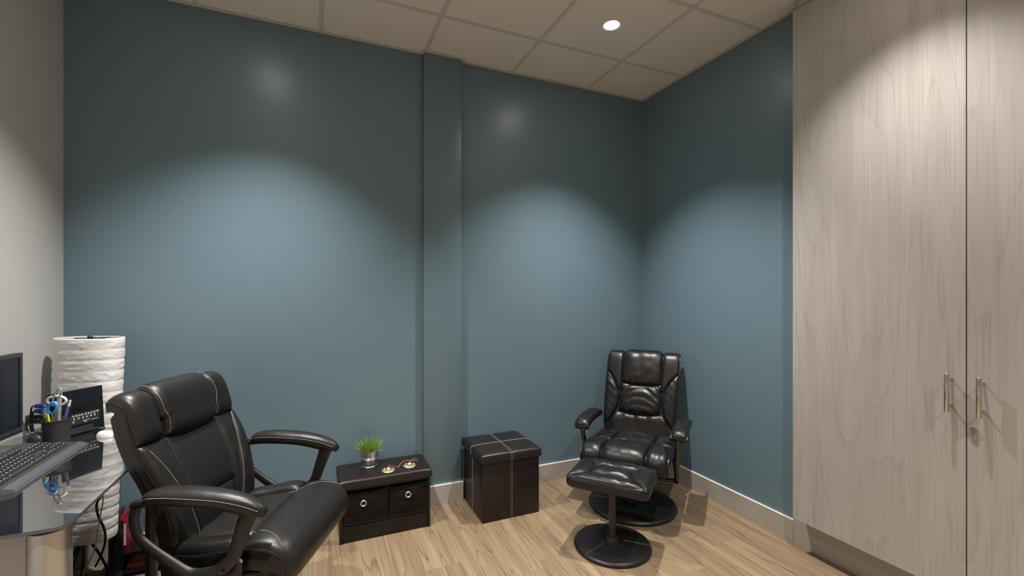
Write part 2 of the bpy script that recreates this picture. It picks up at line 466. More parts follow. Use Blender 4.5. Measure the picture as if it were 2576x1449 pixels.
cbox('plinth', (RX-ST, Y0, 0.0), (RX-0.0005, 1.598, ZB-0.001), M['skirt'])
def door(y0, y1, hy):
    d = cbox('door', (DX, y0, ZB), (DX+DT, y1, ZT), M['door'], bevel=0.0007, seg=1)
    h = 0.0080
    z0, z1 = 0.873, 1.021; sx = DX-0.036
    bm = bmesh.new()
    cx_ = crel((sx, hy, 0))
    bm_tube(bm, [Vector((cx_[0], cx_[1], z0)), Vector((cx_[0], cx_[1], z0+0.0012)), Vector((cx_[0], cx_[1], z1-0.0012)), Vector((cx_[0], cx_[1], z1))], [h-0.001, h, h, h-0.001], 20)
    for zz in (z0+0.022, z1-0.022):
        bm_tube(bm, [Vector((cx_[0], cx_[1], zz)), Vector((DX-RX+0.0005, cx_[1], zz))], 0.0045, 14)
    link('handle', mesh_from(bm), M['steel'], d, label='brushed steel bar handle')
    return d
door(YG+0.0018, Y1, 0.911)
d2 = door(Y0, YG-0.0018, 0.820)
bm = bmesh.new()
lc = crel((DX-0.004, 0.846, 0.820))
bm_tube(bm, [Vector((DX-RX-0.010, lc[1], lc[2])), Vector((DX-RX+0.001, lc[1], lc[2]))], 0.0105, 24)
lk = link('lock', mesh_from(bm), M['steel'], d2, label='round steel cam lock')
box('keyhole', (DX-RX-0.0108, lc[1]-0.005, lc[2]-0.0012), (DX-RX-0.0098, lc[1]+0.005, lc[2]+0.0012), M['gap'], lk) if False else None

# ------------------------------------------------------------------ cushions
def csp(n, k=0.55):
    """sample 0..1 denser at both ends"""
    return [ (1-k)*(i/n) + k*(0.5-0.5*math.cos(PI*i/n)) for i in range(n+1)]

def pad_mesh(bm, F, ab, bulge, thick, pu=4.0, pv=4.0, nu=16, nv=16, wrinkle=None, base=0.0, side_in=0.0):
    """F(a,b,h)->Vector ; ab(u,v)->(a,b) ; domed top, flat underside"""
    U = csp(nu); V = csp(nv)
    top = []; bot = []
    for v in V:
        rt = []; rb = []
        for u in U:
            eu = max(0.0, 1-abs(2*u-1)**pu)**0.5; ev = max(0.0, 1-abs(2*v-1)**pv)**0.5
            a, b = ab(u, v)
            h = base + bulge*eu*ev
            if wrinkle: h += wrinkle(u, v, a, b)*min(1.0, 2.5*eu*ev)
            rt.append(bm.verts.new(F(a, b, h)))
            rb.append(bm.verts.new(F(a, b, base-thick)))
        top.append(rt); bot.append(rb)
    for j in range(nv):
        for i in range(nu):
            bm.faces.new((top[j][i], top[j][i+1], top[j+1][i+1], top[j+1][i]))
            bm.faces.new((bot[j][i], bot[j+1][i], bot[j+1][i+1], bot[j][i+1]))
    for i in range(nu):
        bm.faces.new((top[0][i], bot[0][i], bot[0][i+1], top[0][i+1]))
        bm.faces.new((top[nv][i], top[nv][i+1], bot[nv][i+1], bot[nv][i]))
    for j in range(nv):
        bm.faces.new((top[j][0], top[j+1][0], bot[j+1][0], bot[j][0]))
        bm.faces.new((top[j][nu], bot[j][nu], bot[j+1][nu], top[j+1][nu]))

def pad(name, F, ab, bulge, thick, m, parent, **k):
    props = {q: k.pop(q) for q in ('label', 'kind') if q in k}
    bm = bmesh.new(); pad_mesh(bm, F, ab, bulge, thick, **k)
    return link(name, mesh_from(bm, True, 65), m, parent, **props)

def quad(p00, p10, p11, p01, bow=(0, 0, 0, 0)):
    """bilinear quad; bow pushes bottom,right,top,left edges outward"""
    def ab(u, v):
        a = (1-u)*(1-v)*p00[0]+u*(1-v)*p10[0]+u*v*p11[0]+(1-u)*v*p01[0]
        b = (1-u)*(1-v)*p00[1]+u*(1-v)*p10[1]+u*v*p11[1]+(1-u)*v*p01[1]
        b += -bow[0]*(1-v)*4*u*(1-u) + bow[2]*v*4*u*(1-u)
        a += bow[1]*u*4*v*(1-v) - bow[3]*(1-u)*4*v*(1-v)
        return a, b
    return ab

class Spine:
    """profile curve in (t,z); F(a,b,h) with b = arc length, h along the normal"""
    def __init__(s, pts, side=1, n=14):
        P = catmull([(p[0], p[1], 0) for p in pts], n)
        s.P = P; s.S = [0.0]
        for a, b in zip(P[:-1], P[1:]): s.S.append(s.S[-1]+(b-a).length)
        s.L = s.S[-1]; s.side = side
    def at(s, b):
        b_ = min(max(b, 0.0), s.L); lo = 0; hi = len(s.S)-1
        while hi-lo > 1:
            m = (lo+hi)//2
            if s.S[m] <= b_: lo = m
            else: hi = m
        f = (b_-s.S[lo])/max(1e-9, s.S[hi]-s.S[lo])
        p = s.P[lo].lerp(s.P[hi], f)
        i0 = max(lo-1, 0); i1 = min(hi+1, len(s.P)-1)
        d = (s.P[i1]-s.P[i0]).normalized()
        d0 = (s.P[hi]-s.P[lo]).normalized()
        nrm = Vector((-d.y, d.x, 0))*s.side
        if b > s.L: p = p + d0*(b-s.L)
        if b < 0: p = p + d0*b
        return p, nrm
    def F(s, a, b, h):
        p, n = s.at(b)
        return Vector((p.x+n.x*h, a, p.y+n.y*h))
    def bz(s, z):
        """arc length where the height z is first reached"""
        for i in range(len(s.P)-1):
            z0, z1 = s.P[i].y, s.P[i+1].y
            if (z0-z)*(z1-z) <= 0 and z0 != z1:
                return s.S[i]+(s.S[i+1]-s.S[i])*(z-z0)/(z1-z0)
        return s.L if z > s.P[0].y else 0.0

def stitches(name, F, path, m, parent, h=0.001, spacing=0.0075, ln=0.0052, r=0.0009, **props):
    """short threads laid along a path of (a,b[,h])"""
    P = catmull([(p[0], p[1], p[2] if len(p) > 2 else h) for p in path], 12)
    Q = [F(p.x, p.y, p.z) for p in P]
    bm = bmesh.new(); S = [0.0]
    for a, b in zip(Q[:-1], Q[1:]): S.append(S[-1]+(b-a).length)
    def pt(s):
        for i in range(len(S)-1):
            if S[i+1] >= s: return Q[i].lerp(Q[i+1], (s-S[i])/max(1e-9, S[i+1]-S[i]))
        return Q[-1]
    s = 0.0
    while s+ln < S[-1]:
        bm_tube(bm, [pt(s), pt(s+ln)], r, 4); s += spacing
    return link(name, mesh_from(bm), m, parent, **props)

def seam(name, F, path, r, m, parent, h=0.0, seg=6, **props):
    P = catmull([(p[0], p[1], p[2] if len(p) > 2 else h) for p in path], 8)
    bm = bmesh.new(); bm_tube(bm, [F(p.x, p.y, p.z) for p in P], r, seg)
    return link(name, mesh_from(bm), m, parent, **props)

def wr(amp, freq, ang=0.0, seed=0.0, sharp=2.0):
    ca, sa = math.cos(ang), math.sin(ang)
    def f(u, v, a, b):
        x = a*ca+b*sa; y = -a*sa+b*ca
        n = noise.noise(Vector((x*freq*0.35+seed, y*freq, seed*1.7)))
        return amp*(1-abs(n)*sharp) if n > -1 else 0
    return f

# local frames: +x forward, +y to the sitter's left, +z up.
# ------------------------------------------------------------------ recliner
ang = math.radians(220.2)
rec = thing('recliner', 'black leather swivel recliner with padded arms in the back right corner', 'armchair', (1.81, 2.28, 0), ang)
LE = M['leather_b']
def disc_base(parent, R, seams_=(0, 120, 240)):
    b = lathe('base', [(0.0, 0.0), (R-0.012, 0.0), (R-0.002, 0.004), (R, 0.012), (R-0.004, 0.020), (R-0.014, 0.025), (R*0.6, 0.031), (0.06, 0.036), (0.0, 0.036)], M['leather'], parent, seg=64, label='round leather-covered disc base')
    for a0 in [math.radians(q) for q in seams_]:
        bm = bmesh.new()
        for off in (-0.003, 0.003):
            pts = [Vector((0.06*math.cos(a0)-off*math.sin(a0), 0.06*math.sin(a0)+off*math.cos(a0), 0.0368)), Vector((R*0.6*math.cos(a0)-off*math.sin(a0), R*0.6*math.sin(a0)+off*math.cos(a0), 0.0318)), Vector(((R-0.014)*math.cos(a0)-off*math.sin(a0), (R-0.014)*math.sin(a0)+off*math.cos(a0), 0.0256)), Vector((R*math.cos(a0), R*math.sin(a0), 0.013))]
            bm_tube(bm, pts, 0.0008, 4)
        link('seam_stitching', mesh_from(bm), M['thread_d'], b, kind='stuff')
    return b
disc_base(rec, 0.27, (40, 160, 280))
tube('post', [(0, 0, 0.034), (0, 0, 0.27)], 0.028, M['post'], rec, 20, smooth_path=False)
lathe('swivel_collar', [(0.0, 0.034), (0.05, 0.034), (0.05, 0.05), (0.034, 0.06), (0.0, 0.06)], M['post'], rec, 28)
box('seat_plate', (-0.13, -0.11, 0.27), (0.13, 0.11, 0.30), M['post'], rec, 0.006)
# arm tubes
for s in (-1, 1):
    tube('arm_tube', [(0.07, 0.285*s, 0.515), (0.105, 0.284*s, 0.49), (0.112, 0.282*s, 0.44), (0.085, 0.276*s, 0.36), (0.055, 0.272*s, 0.27), (0.03, 0.27*s, 0.215), (-0.02, 0.262*s, 0.19), (-0.075, 0.258*s, 0.205), (-0.13, 0.240*s, 0.26), (-0.175, 0.222*s, 0.33), (-0.215, 0.215*s, 0.40)], 0.0155, M['metal_b'], rec, 12, 7, label='curved dark metal arm tube')
tube('cross_tube', [(-0.02, -0.262, 0.192), (-0.02, -0.2, 0.188), (-0.02, 0.2, 0.188), (-0.02, 0.262, 0.192)], 0.0125, M['metal_b'], rec, 12)
box('cross_bracket', (-0.05, -0.08, 0.19), (0.01, 0.08, 0.272), M['post'], rec, 0.004)
# seat
sp = Spine([(-0.21, 0.385), (-0.12, 0.385), (0.0, 0.392), (0.12, 0.402), (0.205, 0.405), (0.248, 0.39), (0.268, 0.355), (0.262, 0.325), (0.235, 0.308)], 1)
bF = sp.bz; HW = 0.248
seat = pad('seat', sp.F, quad((-HW+0.006, 0), (HW-0.006, 0), (HW-0.006, sp.L), (-HW+0.006, sp.L)), 0.004, 0.07, LE, rec, pu=20, pv=30, nu=20, nv=40)
cut = 0.235; a1, a2 = -0.128, 0.128
for (x0, x1, b0, b1, bl, sd) in ((-HW, a1, 0.0, cut, .020, 1), (a1, a2, 0.0, cut, .026, 2), (a2, HW, 0.0, cut, .020, 3), (-HW, a1, cut, sp.L-.01, .026, 4), (a1, a2, cut, sp.L-.01, .03, 5), (a2, HW, cut, sp.L-.01, .026, 6)):
    bw = 0.018 if b0 == 0.0 else 0
    pad('seat_panel', sp.F, quad((x0+.001, b0), (x1-.001, b0), (x1-.001, b1), (x0+.001, b1)), bl, 0.02, LE, seat, pu=3.2, pv=3.0, nu=16, nv=18, base=0.002, wrinkle=wr(0.006, 24, 0.3*sd, sd*3.1))
for s in (-1, 1):
    seam('piping', sp.F, [(s*HW, 0.005), (s*HW, 0.1), (s*HW, 0.2), (s*HW, 0.3), (s*HW, 0.4), (s*HW, sp.L-0.005)], 0.0045, M['piping'], seat, h=0.003)
# back
bp_ = Spine([(-0.165, 0.315), (-0.19, 0.40), (-0.225, 0.50), (-0.275, 0.62), (-0.33, 0.75), (-0.375, 0.85), (-0.398, 0.885), (-0.425, 0.897), (-0.452, 0.885)], -1)
HB = [(0.315, 0.212), (0.40, 0.222), (0.48, 0.234), (0.60, 0.240), (0.72, 0.243), (0.897, 0.243)]
def hw(z):
    for (z0, w0), (z1, w1) in zip(HB[:-1], HB[1:]):
        if z <= z1: return w0+(w1-w0)*(max(z, z0)-z0)/(z1-z0)
    return HB[-1][1]
def zb(b): return bp_.at(b)[0].y
def abf(lo, hi, b0, b1, arc0=0.0, arc1=0.0):
    """a limits as functions of z; arc sags the lower / upper edges"""
    def ab(u, v):
        c = 4*u*(1-u)
        b = (b0-arc0*c)*(1-v)+(b1-arc1*c)*v
        z = zb(b); a_ = lo(z); b_ = hi(z)
        return a_+(b_-a_)*u, b
    return ab
back = pad('backrest', bp_.F, abf(lambda z: -hw(z)+.006, lambda z: hw(z)-.006, 0, bp_.L), 0.004, 0.075, LE, rec, pu=20, pv=40, nu=18, nv=40)
zl, zh = 0.435, 0.775
def inner(z):
    f = min(max((z-zl)/(zh-zl), 0), 1)
    return hw(z)-0.100*math.sin(PI*f)**0.75*(1 if f < 1 else 0)
bH = bp_.bz(0.705); bM = bp_.bz(0.525)
pad('head_panel', bp_.F, abf(lambda z: -0.134, lambda z: 0.134, bH, bp_.L, 0.014, 0), 0.030, 0.03, LE, back, pu=5, pv=5, nu=22, nv=26, base=0.003, wrinkle=lambda u, v, a, b: 0.0035*math.exp(-((v-.12)/.16)**2)*math.sin(a*150+b*40)+0.004*noise.noise(Vector((a*20, b*20, 4))))
pad('lumbar_panel', bp_.F, abf(lambda z: -min(0.137, inner(z)), lambda z: min(0.137, inner(z)), bM, bH, 0.018, 0.014), 0.030, 0.03, LE, back, pu=4, pv=3.4, nu=26, nv=26, base=0.003,
    wrinkle=lambda u, v, a, b: 0.0125*(abs(math.sin((b-bM)*62+5.0*(2*u-1)**2+0.8*noise.noise(Vector((a*12, b*10, 1)))))-0.5)*(0.35+0.65*abs(2*u-1)) + 0.003*noise.noise(Vector((a*25, b*25, 9))))
pad('lower_panel', bp_.F, abf(lambda z: -min(hw(z)-.001, inner(z)), lambda z: min(hw(z)-.001, inner(z)), 0.0, bM, 0, 0.018), 0.026, 0.03, LE, back, pu=6, pv=4, nu=26, nv=22, base=0.003,
    wrinkle=lambda u, v, a, b: 0.012*math.exp(-((b-bM+0.04)/.035)**2)*(abs(math.sin(a*38+1.3))-.4)+0.006*noise.noise(Vector((a*11, b*11, 7))))
for s in (-1, 1):
    if s < 0: lo, hi = (lambda z: -hw(z)), (lambda z: -min(inner(z), hw(z)-0.002))
    else: lo, hi = (lambda z: min(inner(z), hw(z)-0.002)), (lambda z: hw(z))
    pad('side_bolster', bp_.F, abf(lo, hi, bp_.bz(zl), bp_.bz(zh)), 0.026, 0.03, LE, back, pu=3, pv=3, nu=16, nv=30, base=0.003,
        wrinkle=lambda u, v, a, b: 0.0032*math.sin(b*110+3*math.sin(a*30)+u*2)*max(0, noise.noise(Vector((a*9, b*14, 3)))+.45))
    def hi2(z): return hw(z) if z >= zh else max(0.1345, inner(z)-0.001)
    if s > 0: lo, hi = (lambda z: 0.1345), hi2
    else: lo, hi = (lambda z: -hi2(z)), (lambda z: -0.1345)
    pad('shoulder_panel', bp_.F, abf(lo, hi, bp_.bz(0.66), bp_.L), 0.016, 0.03, LE, back, pu=5, pv=8, nu=14, nv=34, base=0.003)
    zs = [0.33, 0.40, 0.47, 0.54, 0.62, 0.70, 0.78, 0.86]
    seam('piping', bp_.F, [(s*hw(z), bp_.bz(z)) for z in zs]+[(s*hw(.897), bp_.bz(0.885)+0.02), (s*hw(.9), bp_.L-0.01)], 0.0045, M['piping'], back, h=0.002)
    zz = [zl+(zh-zl)*k/12 for k in range(13)]
    seam('seam', bp_.F, [(s*inner(z), bp_.bz(z)) for z in zz], 0.0022, M['piping'], back, h=0.004)
# arm pads
for s in (-1, 1):
    t = thing('x', 'x', 'x') if False else None
    asp = Spine([(-0.215, 0.512), (-0.15, 0.520), (-0.05, 0.524), (0.04, 0.521), (0.10, 0.510), (0.128, 0.492)], 1)
    bm = bmesh.new(); bm_box(bm, (-0.16, 0.29*s-0.026, 0.478), (0.095, 0.29*s+0.026, 0.500), 0.008, 2)
    link('arm_pad_base', mesh_from(bm), M['leather'], rec)
    ap = pad('arm_pad', lambda a, b, h, s=s: asp.F(a+s*0.290, b, h), quad((-0.044, 0), (0.044, 0), (0.044, asp.L), (-0.044, asp.L), (0, 0, 0.006, 0)), 0.024, 0.026, LE, rec, pu=2.3, pv=4.5, nu=14, nv=26, wrinkle=wr(0.0012, 40, 0, s*2.0))
    for e in (-1, 1):
        seam('piping', lambda a, b, h, s=s: asp.F(a+s*0.290, b, h), [(e*0.044, 0.0), (e*0.044, asp.L*0.3), (e*0.044, asp.L*0.7), (e*0.044, asp.L)], 0.0028, M['piping'], ap, h=0.0)
    seam('piping', lambda a, b, h, s=s: asp.F(a+s*0.290, b, h), [(-0.044, asp.L), (0.0, asp.L+0.004), (0.044, asp.L)], 0.0028, M['piping'], ap, h=0.0)

# ------------------------------------------------------------------ footstool
fs = thing('footstool', 'black leather footstool on a disc base in front of the recliner', 'footstool', (1.42, 1.95, 0), ang)
disc_base(fs, 0.20, (-28, 105, 215))
tube('post', [(0, 0, 0.033), (0, 0, 0.325)], 0.0175, M['post'], fs, 20, smooth_path=False)
lathe('post_collar', [(0.0, 0.036), (0.032, 0.036), (0.030, 0.048), (0.020, 0.052), (0.0, 0.052)], M['post'], fs, 28)
box('mounting_plate', (-0.07, -0.07, 0.322), (0.07, 0.07, 0.332), M['post'], fs, 0.002)
# cushion body: rounded slab with bowed front
def slab_outline(hx, hy, r, bow=0.0, n=8):
    pts = []
    for (cx, cy, a0) in ((hx-r, hy-r, 0), (-hx+r, hy-r, 90), (-hx+r, -hy+r, 180), (hx-r, -hy+r, 270)):
        for k in range(n+1):
            a = math.radians(a0+90*k/n); pts.append([cx+r*math.cos(a), cy+r*math.sin(a)])
    for p in pts:
        if p[0] > 0: p[0] += bow*(1-(p[1]/hy)**2)
        else: p[0] -= bow*0.4*(1-(p[1]/hy)**2)
    return pts
def slab(name, out, z0, z1, r, m, parent, steps=5, **props):
    bm = bmesh.new(); rings = []
    n = len(out)
    def off(d):
        res = []
        for i in range(n):
            a = Vector(out[i-1]); b = Vector(out[i]); c = Vector(out[(i+1) % n])
            t = (c-a).normalized(); nn = Vector((t.y, -t.x)); res.append(b-nn*d)
        return res
    prof = [(r*(1-math.sin(PI/2*k/steps)), z0+r*(1-math.cos(PI/2*k/steps))) for k in range(steps+1)]
    prof += [(r*(1-math.cos(PI/2*k/steps)), z1-r*(1-math.sin(PI/2*k/steps))) for k in range(steps+1)]
    for d, z in prof:
        rings.append([bm.verts.new((p.x, p.y, z)) for p in off(d)])
    for A, B in zip(rings[:-1], rings[1:]):
        for k in range(n): bm.faces.new((A[k], A[(k+1) % n], B[(k+1) % n], B[k]))
    bm.faces.new(rings[0]); bm.faces.new(rings[-1])
    return link(name, mesh_from(bm, True, 60), m, parent, **props)
out = slab_outline(0.150, 0.212, 0.040, 0.014)
cu = slab('cushion', out, 0.328, 0.388, 0.023, LE, fs)
FZ = lambda a, b, h: Vector((b, a, 0.380+h))
oL = [(-0.200, -0.135), (0.200, -0.135), (0.200, 0.140), (-0.200, 0.140)]
iL = [(-0.105, -0.055), (0.105, -0.055), (0.105, 0.060), (-0.105, 0.060)]
W1 = wr(0.004, 30, 0.2, 1.0)
pad('top_panel', FZ, quad(oL[0], oL[1], iL[1], iL[0], (0.004, 0, 0, 0)), 0.026, 0.01, LE, cu, pu=5, pv=2.6, nu=26, nv=14, wrinkle=wr(0.004, 30, 1.3, 5.0))
pad('top_panel', FZ, quad(iL[3], iL[2], oL[2], oL[3], (0, 0, 0.012, 0)), 0.027, 0.01, LE, cu, pu=5, pv=2.6, nu=30, nv=14, wrinkle=lambda u, v, a, b: 0.0042*math.sin(a*110+b*25)*(1-v)+0.003*noise.noise(Vector((a*22, b*22, 5))))
pad('top_panel', FZ, quad(oL[0], iL[0], iL[3], oL[3], (0, 0, 0, 0.004)), 0.024, 0.01, LE, cu, pu=2.6, pv=5, nu=14, nv=26, wrinkle=wr(0.003, 20, 0.2, 8.0))
pad('top_panel', FZ, quad(iL[1], oL[1], oL[2], iL[2], (0, 0.004, 0, 0)), 0.024, 0.01, LE, cu, pu=2.6, pv=5, nu=14, nv=26, wrinkle=wr(0.003, 20, 0.5, 11.0))
pad('centre_panel', FZ, quad(*iL), 0.032, 0.01, LE, cu, pu=3, pv=3, nu=24, nv=20, wrinkle=lambda u, v, a, b: 0.004*math.sin(a*70+b*20)*(abs(2*v-1))**1.5+0.003*noise.noise(Vector((a*25, b*25, 2))))
outp = slab_outline(0.148, 0.210, 0.040, 0.014)
tube('piping', [(p[0]*0.975, p[1]*0.975, 0.3815) for p in outp[::2]], 0.0035, M['piping'], cu, 6, 3, closed=True)

# ------------------------------------------------------------------ office chair
oc = thing('office_chair', 'black leather swivel office chair with stitched seams at the glass desk', 'office chair', (-0.20, 1.90, 0), math.radians(-23.5))
LA = M['leather']
# backrest
ob = Spine([(-0.150, 0.47), (-0.155, 0.56), (-0.170, 0.64), (-0.205, 0.73), (-0.250, 0.82), (-0.275, 0.89), (-0.290, 0.940), (-0.306, 0.966), (-0.330, 0.976), (-0.352, 0.974)], -1)
OW = [(0.47, 0.205), (0.56, 0.222), (0.66, 0.232), (0.78, 0.242), (0.86, 0.243), (0.98, 0.238)]
def ow(z):
    for (z0, w0), (z1, w1) in zip(OW[:-1], OW[1:]):
        if z <= z1: return w0+(w1-w0)*(max(z, z0)-z0)/(z1-z0)
    return OW[-1][1]
def ozb(b): return ob.at(b)[0].y
def oab(lo, hi, b0, b1, arc0=0.0, arc1=0.0):
    def ab(u, v):
        c = 4*u*(1-u); b = (b0-arc0*c)*(1-v)+(b1-arc1*c)*v
        z = ozb(b); a_ = lo(z); b_ = hi(z); return a_+(b_-a_)*u, b
    return ab
def ob_slab(a, b, h):
    if h < 0:
        f = min(max((b-(ob.L-0.085))/0.085, 0), 1); h *= 1-0.72*f*f*(3-2*f)
    return ob.F(a, b, h)
bk = pad('backrest', ob_slab, oab(lambda z: -ow(z)+.004, lambda z: ow(z)-.004, 0, ob.L), 0.004, 0.052, LA, oc, pu=20, pv=60, nu=18, nv=40)
bHd = ob.bz(0.835)
cpan = lambda z: 0.128-0.030*min(1, max(0, (0.80-z)/0.25))
def stl(z):  # stitched bolster line
    return 0.225-0.115*min(1, max(0, (0.835-z)/0.33))**0.8
pad('centre_panel', ob.F, oab(lambda z: -cpan(z), lambda z: cpan(z), ob.bz(0.60), bHd, -0.008, 0.012), 0.016, 0.03, LA, bk, pu=6, pv=5, nu=20, nv=22, base=0.003)
pad('lower_panel', ob.F, oab(lambda z: -cpan(z), lambda z: cpan(z), 0.0, ob.bz(0.60), 0, -0.008), 0.012, 0.03, LA, bk, pu=6, pv=6, nu=18, nv=10, base=0.003)
for s in (-1, 1):
    def bound(f, g, s=s):
        return (lambda z: f(z), lambda z: g(z)) if s > 0 else (lambda z: -g(z), lambda z: -f(z))
    lo, hi = bound(cpan, lambda z: max(stl(z), cpan(z)+0.004))
    pad('inner_bolster', ob.F, oab(lo, hi, 0.0, bHd), 0.014, 0.03, LA, bk, pu=3, pv=6, nu=12, nv=26, base=0.003, wrinkle=wr(0.0022, 16, 0.4, s*4.0))
    lo, hi = bound(lambda z: max(stl(z), cpan(z)+0.004), ow)
    pad('outer_bolster', ob.F, oab(lo, hi, 0.0, bHd), 0.022, 0.03, LA, bk, pu=3, pv=6, nu=12, nv=26, base=0.003, wrinkle=wr(0.0025, 14, 0.2, s*7.0))
    def lo_(z): return max(stl(z), cpan(z)+.004)
    stitches('stitching', ob.F, [(s*(lo_(z)+(ow(z)-lo_(z))*0.10), ob.bz(z), 0.0196*k) for z, k in ((0.822, .72), (0.80, .92), (0.76, 1), (0.72, 1), (0.68, 1), (0.64, 1), (0.60, 1), (0.56, 1), (0.52, .98), (0.49, .8))], M['thread'], bk, kind='stuff', r=0.0010)
    stitches('stitching', ob.F, [(s*(cpan(z)-0.003), ob.bz(z), 0.009) for z in (0.82, 0.78, 0.74, 0.70, 0.66, 0.62)], M['thread_d'], bk, kind='stuff')
    # head rest wings
    lo, hi = bound(lambda z: 0.132, ow)
    pad('headrest_wing', ob.F, oab(lo, hi, bHd, ob.L), 0.030, 0.03, LA, bk, pu=3.2, pv=4, nu=14, nv=28, base=0.003, wrinkle=wr(0.0015, 14, 0.2, s*9.0))
    zs = [0.49, 0.56, 0.64, 0.72, 0.80, 0.86, 0.92]
    seam('piping', ob.F, [(s*(ow(z)), ob.bz(z)) for z in zs]+[(s*ow(.97), ob.bz(0.955)+0.01), (s*ow(.97), ob.L-0.004)], 0.0038, M['piping'], bk, h=0.002)
hb = pad('headrest_pillow', ob.F, oab(lambda z: -0.130-0.012*(z > 0.9), lambda z: 0.130+0.012*(z > 0.9), bHd, ob.L, 0.010, 0), 0.042, 0.03, LA, bk, pu=9, pv=5, nu=28, nv=30, base=0.004)
for s in (-1, 1):
    hh = [0.022, 0.034, 0.0405, 0.0415, 0.041, 0.0385, 0.0365]
    bb = [bHd+(ob.L-bHd)*f for f in (0.03, 0.12, 0.3, 0.5, 0.7, 0.84, 0.89)]
    stitches('stitching', ob.F, [(s*(0.123+0.012*(ozb(b) > 0.9)), b, h) for b, h in zip(bb, hh)], M['thread'], bk, kind='stuff')
# seat
os_ = Spine([(-0.20, 0.475), (-0.12, 0.485), (-0.03, 0.498), (0.06, 0.512), (0.13, 0.516), (0.185, 0.505), (0.218, 0.475), (0.226, 0.44), (0.212, 0.412), (0.185, 0.400)], 1)
SW = 0.250
def soab(x0, x1, b0, b1, r=0.0):
    def ab(u, v):
        b = b0+(b1-b0)*v
        k = 1.0
        f = b/os_.L
        wf = 0.86+0.14*min(1, f/0.35) if f < 0.35 else 1.0-0.05*max(0, (f-0.75)/0.25)**2
        return (x0+(x1-x0)*u)*wf, b
    return ab
st = pad('seat', os_.F, soab(-SW, SW, 0, os_.L), 0.004, 0.062, LA, oc, pu=20, pv=60, nu=20, nv=40)
c0 = 0.275
pad('seat_centre', os_.F, soab(-0.165, 0.165, 0.0, c0), 0.022, 0.03, LA, st, pu=5, pv=5, nu=22, nv=22, base=0.003, wrinkle=wr(0.002, 9, 0.6, 2.0))
for s in (-1, 1):
    a_, b_ = (0.166, SW) if s > 0 else (-SW, -0.166)
    pad('seat_bolster', os_.F, soab(a_, b_, 0.0, c0), 0.030, 0.03, LA, st, pu=2.8, pv=8, nu=16, nv=24, base=0.003, wrinkle=wr(0.002, 12, 0.3, s*5.0))
    seam('piping', os_.F, [(s*SW*0.9, 0.05), (s*SW*0.99, 0.14), (s*SW, 0.22), (s*SW, 0.30), (s*SW, 0.38), (s*SW*0.985, 0.44), (s*SW*0.96, os_.L-0.01)], 0.004, M['piping'], st, h=0.003)
    tube('lower_piping', [(0.02, s*0.245, 0.452), (0.10, s*0.248, 0.458), (0.15, s*0.248, 0.452), (0.185, s*0.246, 0.425), (0.195, s*0.243, 0.395)], 0.0032, M['piping'], st, 6)
    stitches('stitching', os_.F, [(s*0.163*w_, b, 0.0095) for b, w_ in ((0.01, .87), (0.06, .9), (0.12, .96), (0.18, 1), (0.24, 1), (c0, 1))], M['thread'], st, kind='stuff')
pad('seat_front_roll', os_.F, soab(-SW, SW, c0, os_.L-0.005), 0.030, 0.03, LA, st, pu=9, pv=2.8, nu=34, nv=26, base=0.003, wrinkle=wr(0.0015, 9, 0.1, 6.0))
stitches('stitching', os_.F, [(a, c0+0.003+0.02*0, 0.0105) for a in (-0.16, -0.08, 0.0, 0.08, 0.16)], M['thread_d'], st, kind='stuff')
stitches('stitching', os_.F, [(-0.166, c0+0.004, 0.016), (-0.185, c0+0.05, 0.030), (-0.205, c0+0.09, 0.032), (-0.232, c0+0.125, 0.026)], M['thread'], st, kind='stuff')
stitches('stitching', os_.F, [(0.166, c0+0.004, 0.016), (0.185, c0+0.05, 0.030), (0.205, c0+0.09, 0.032), (0.232, c0+0.125, 0.026)], M['thread'], st, kind='stuff')
box('seat_pan', (-0.175, -0.215, 0.388), (0.185, 0.215, 0.432), LA, oc, 0.016, 4)
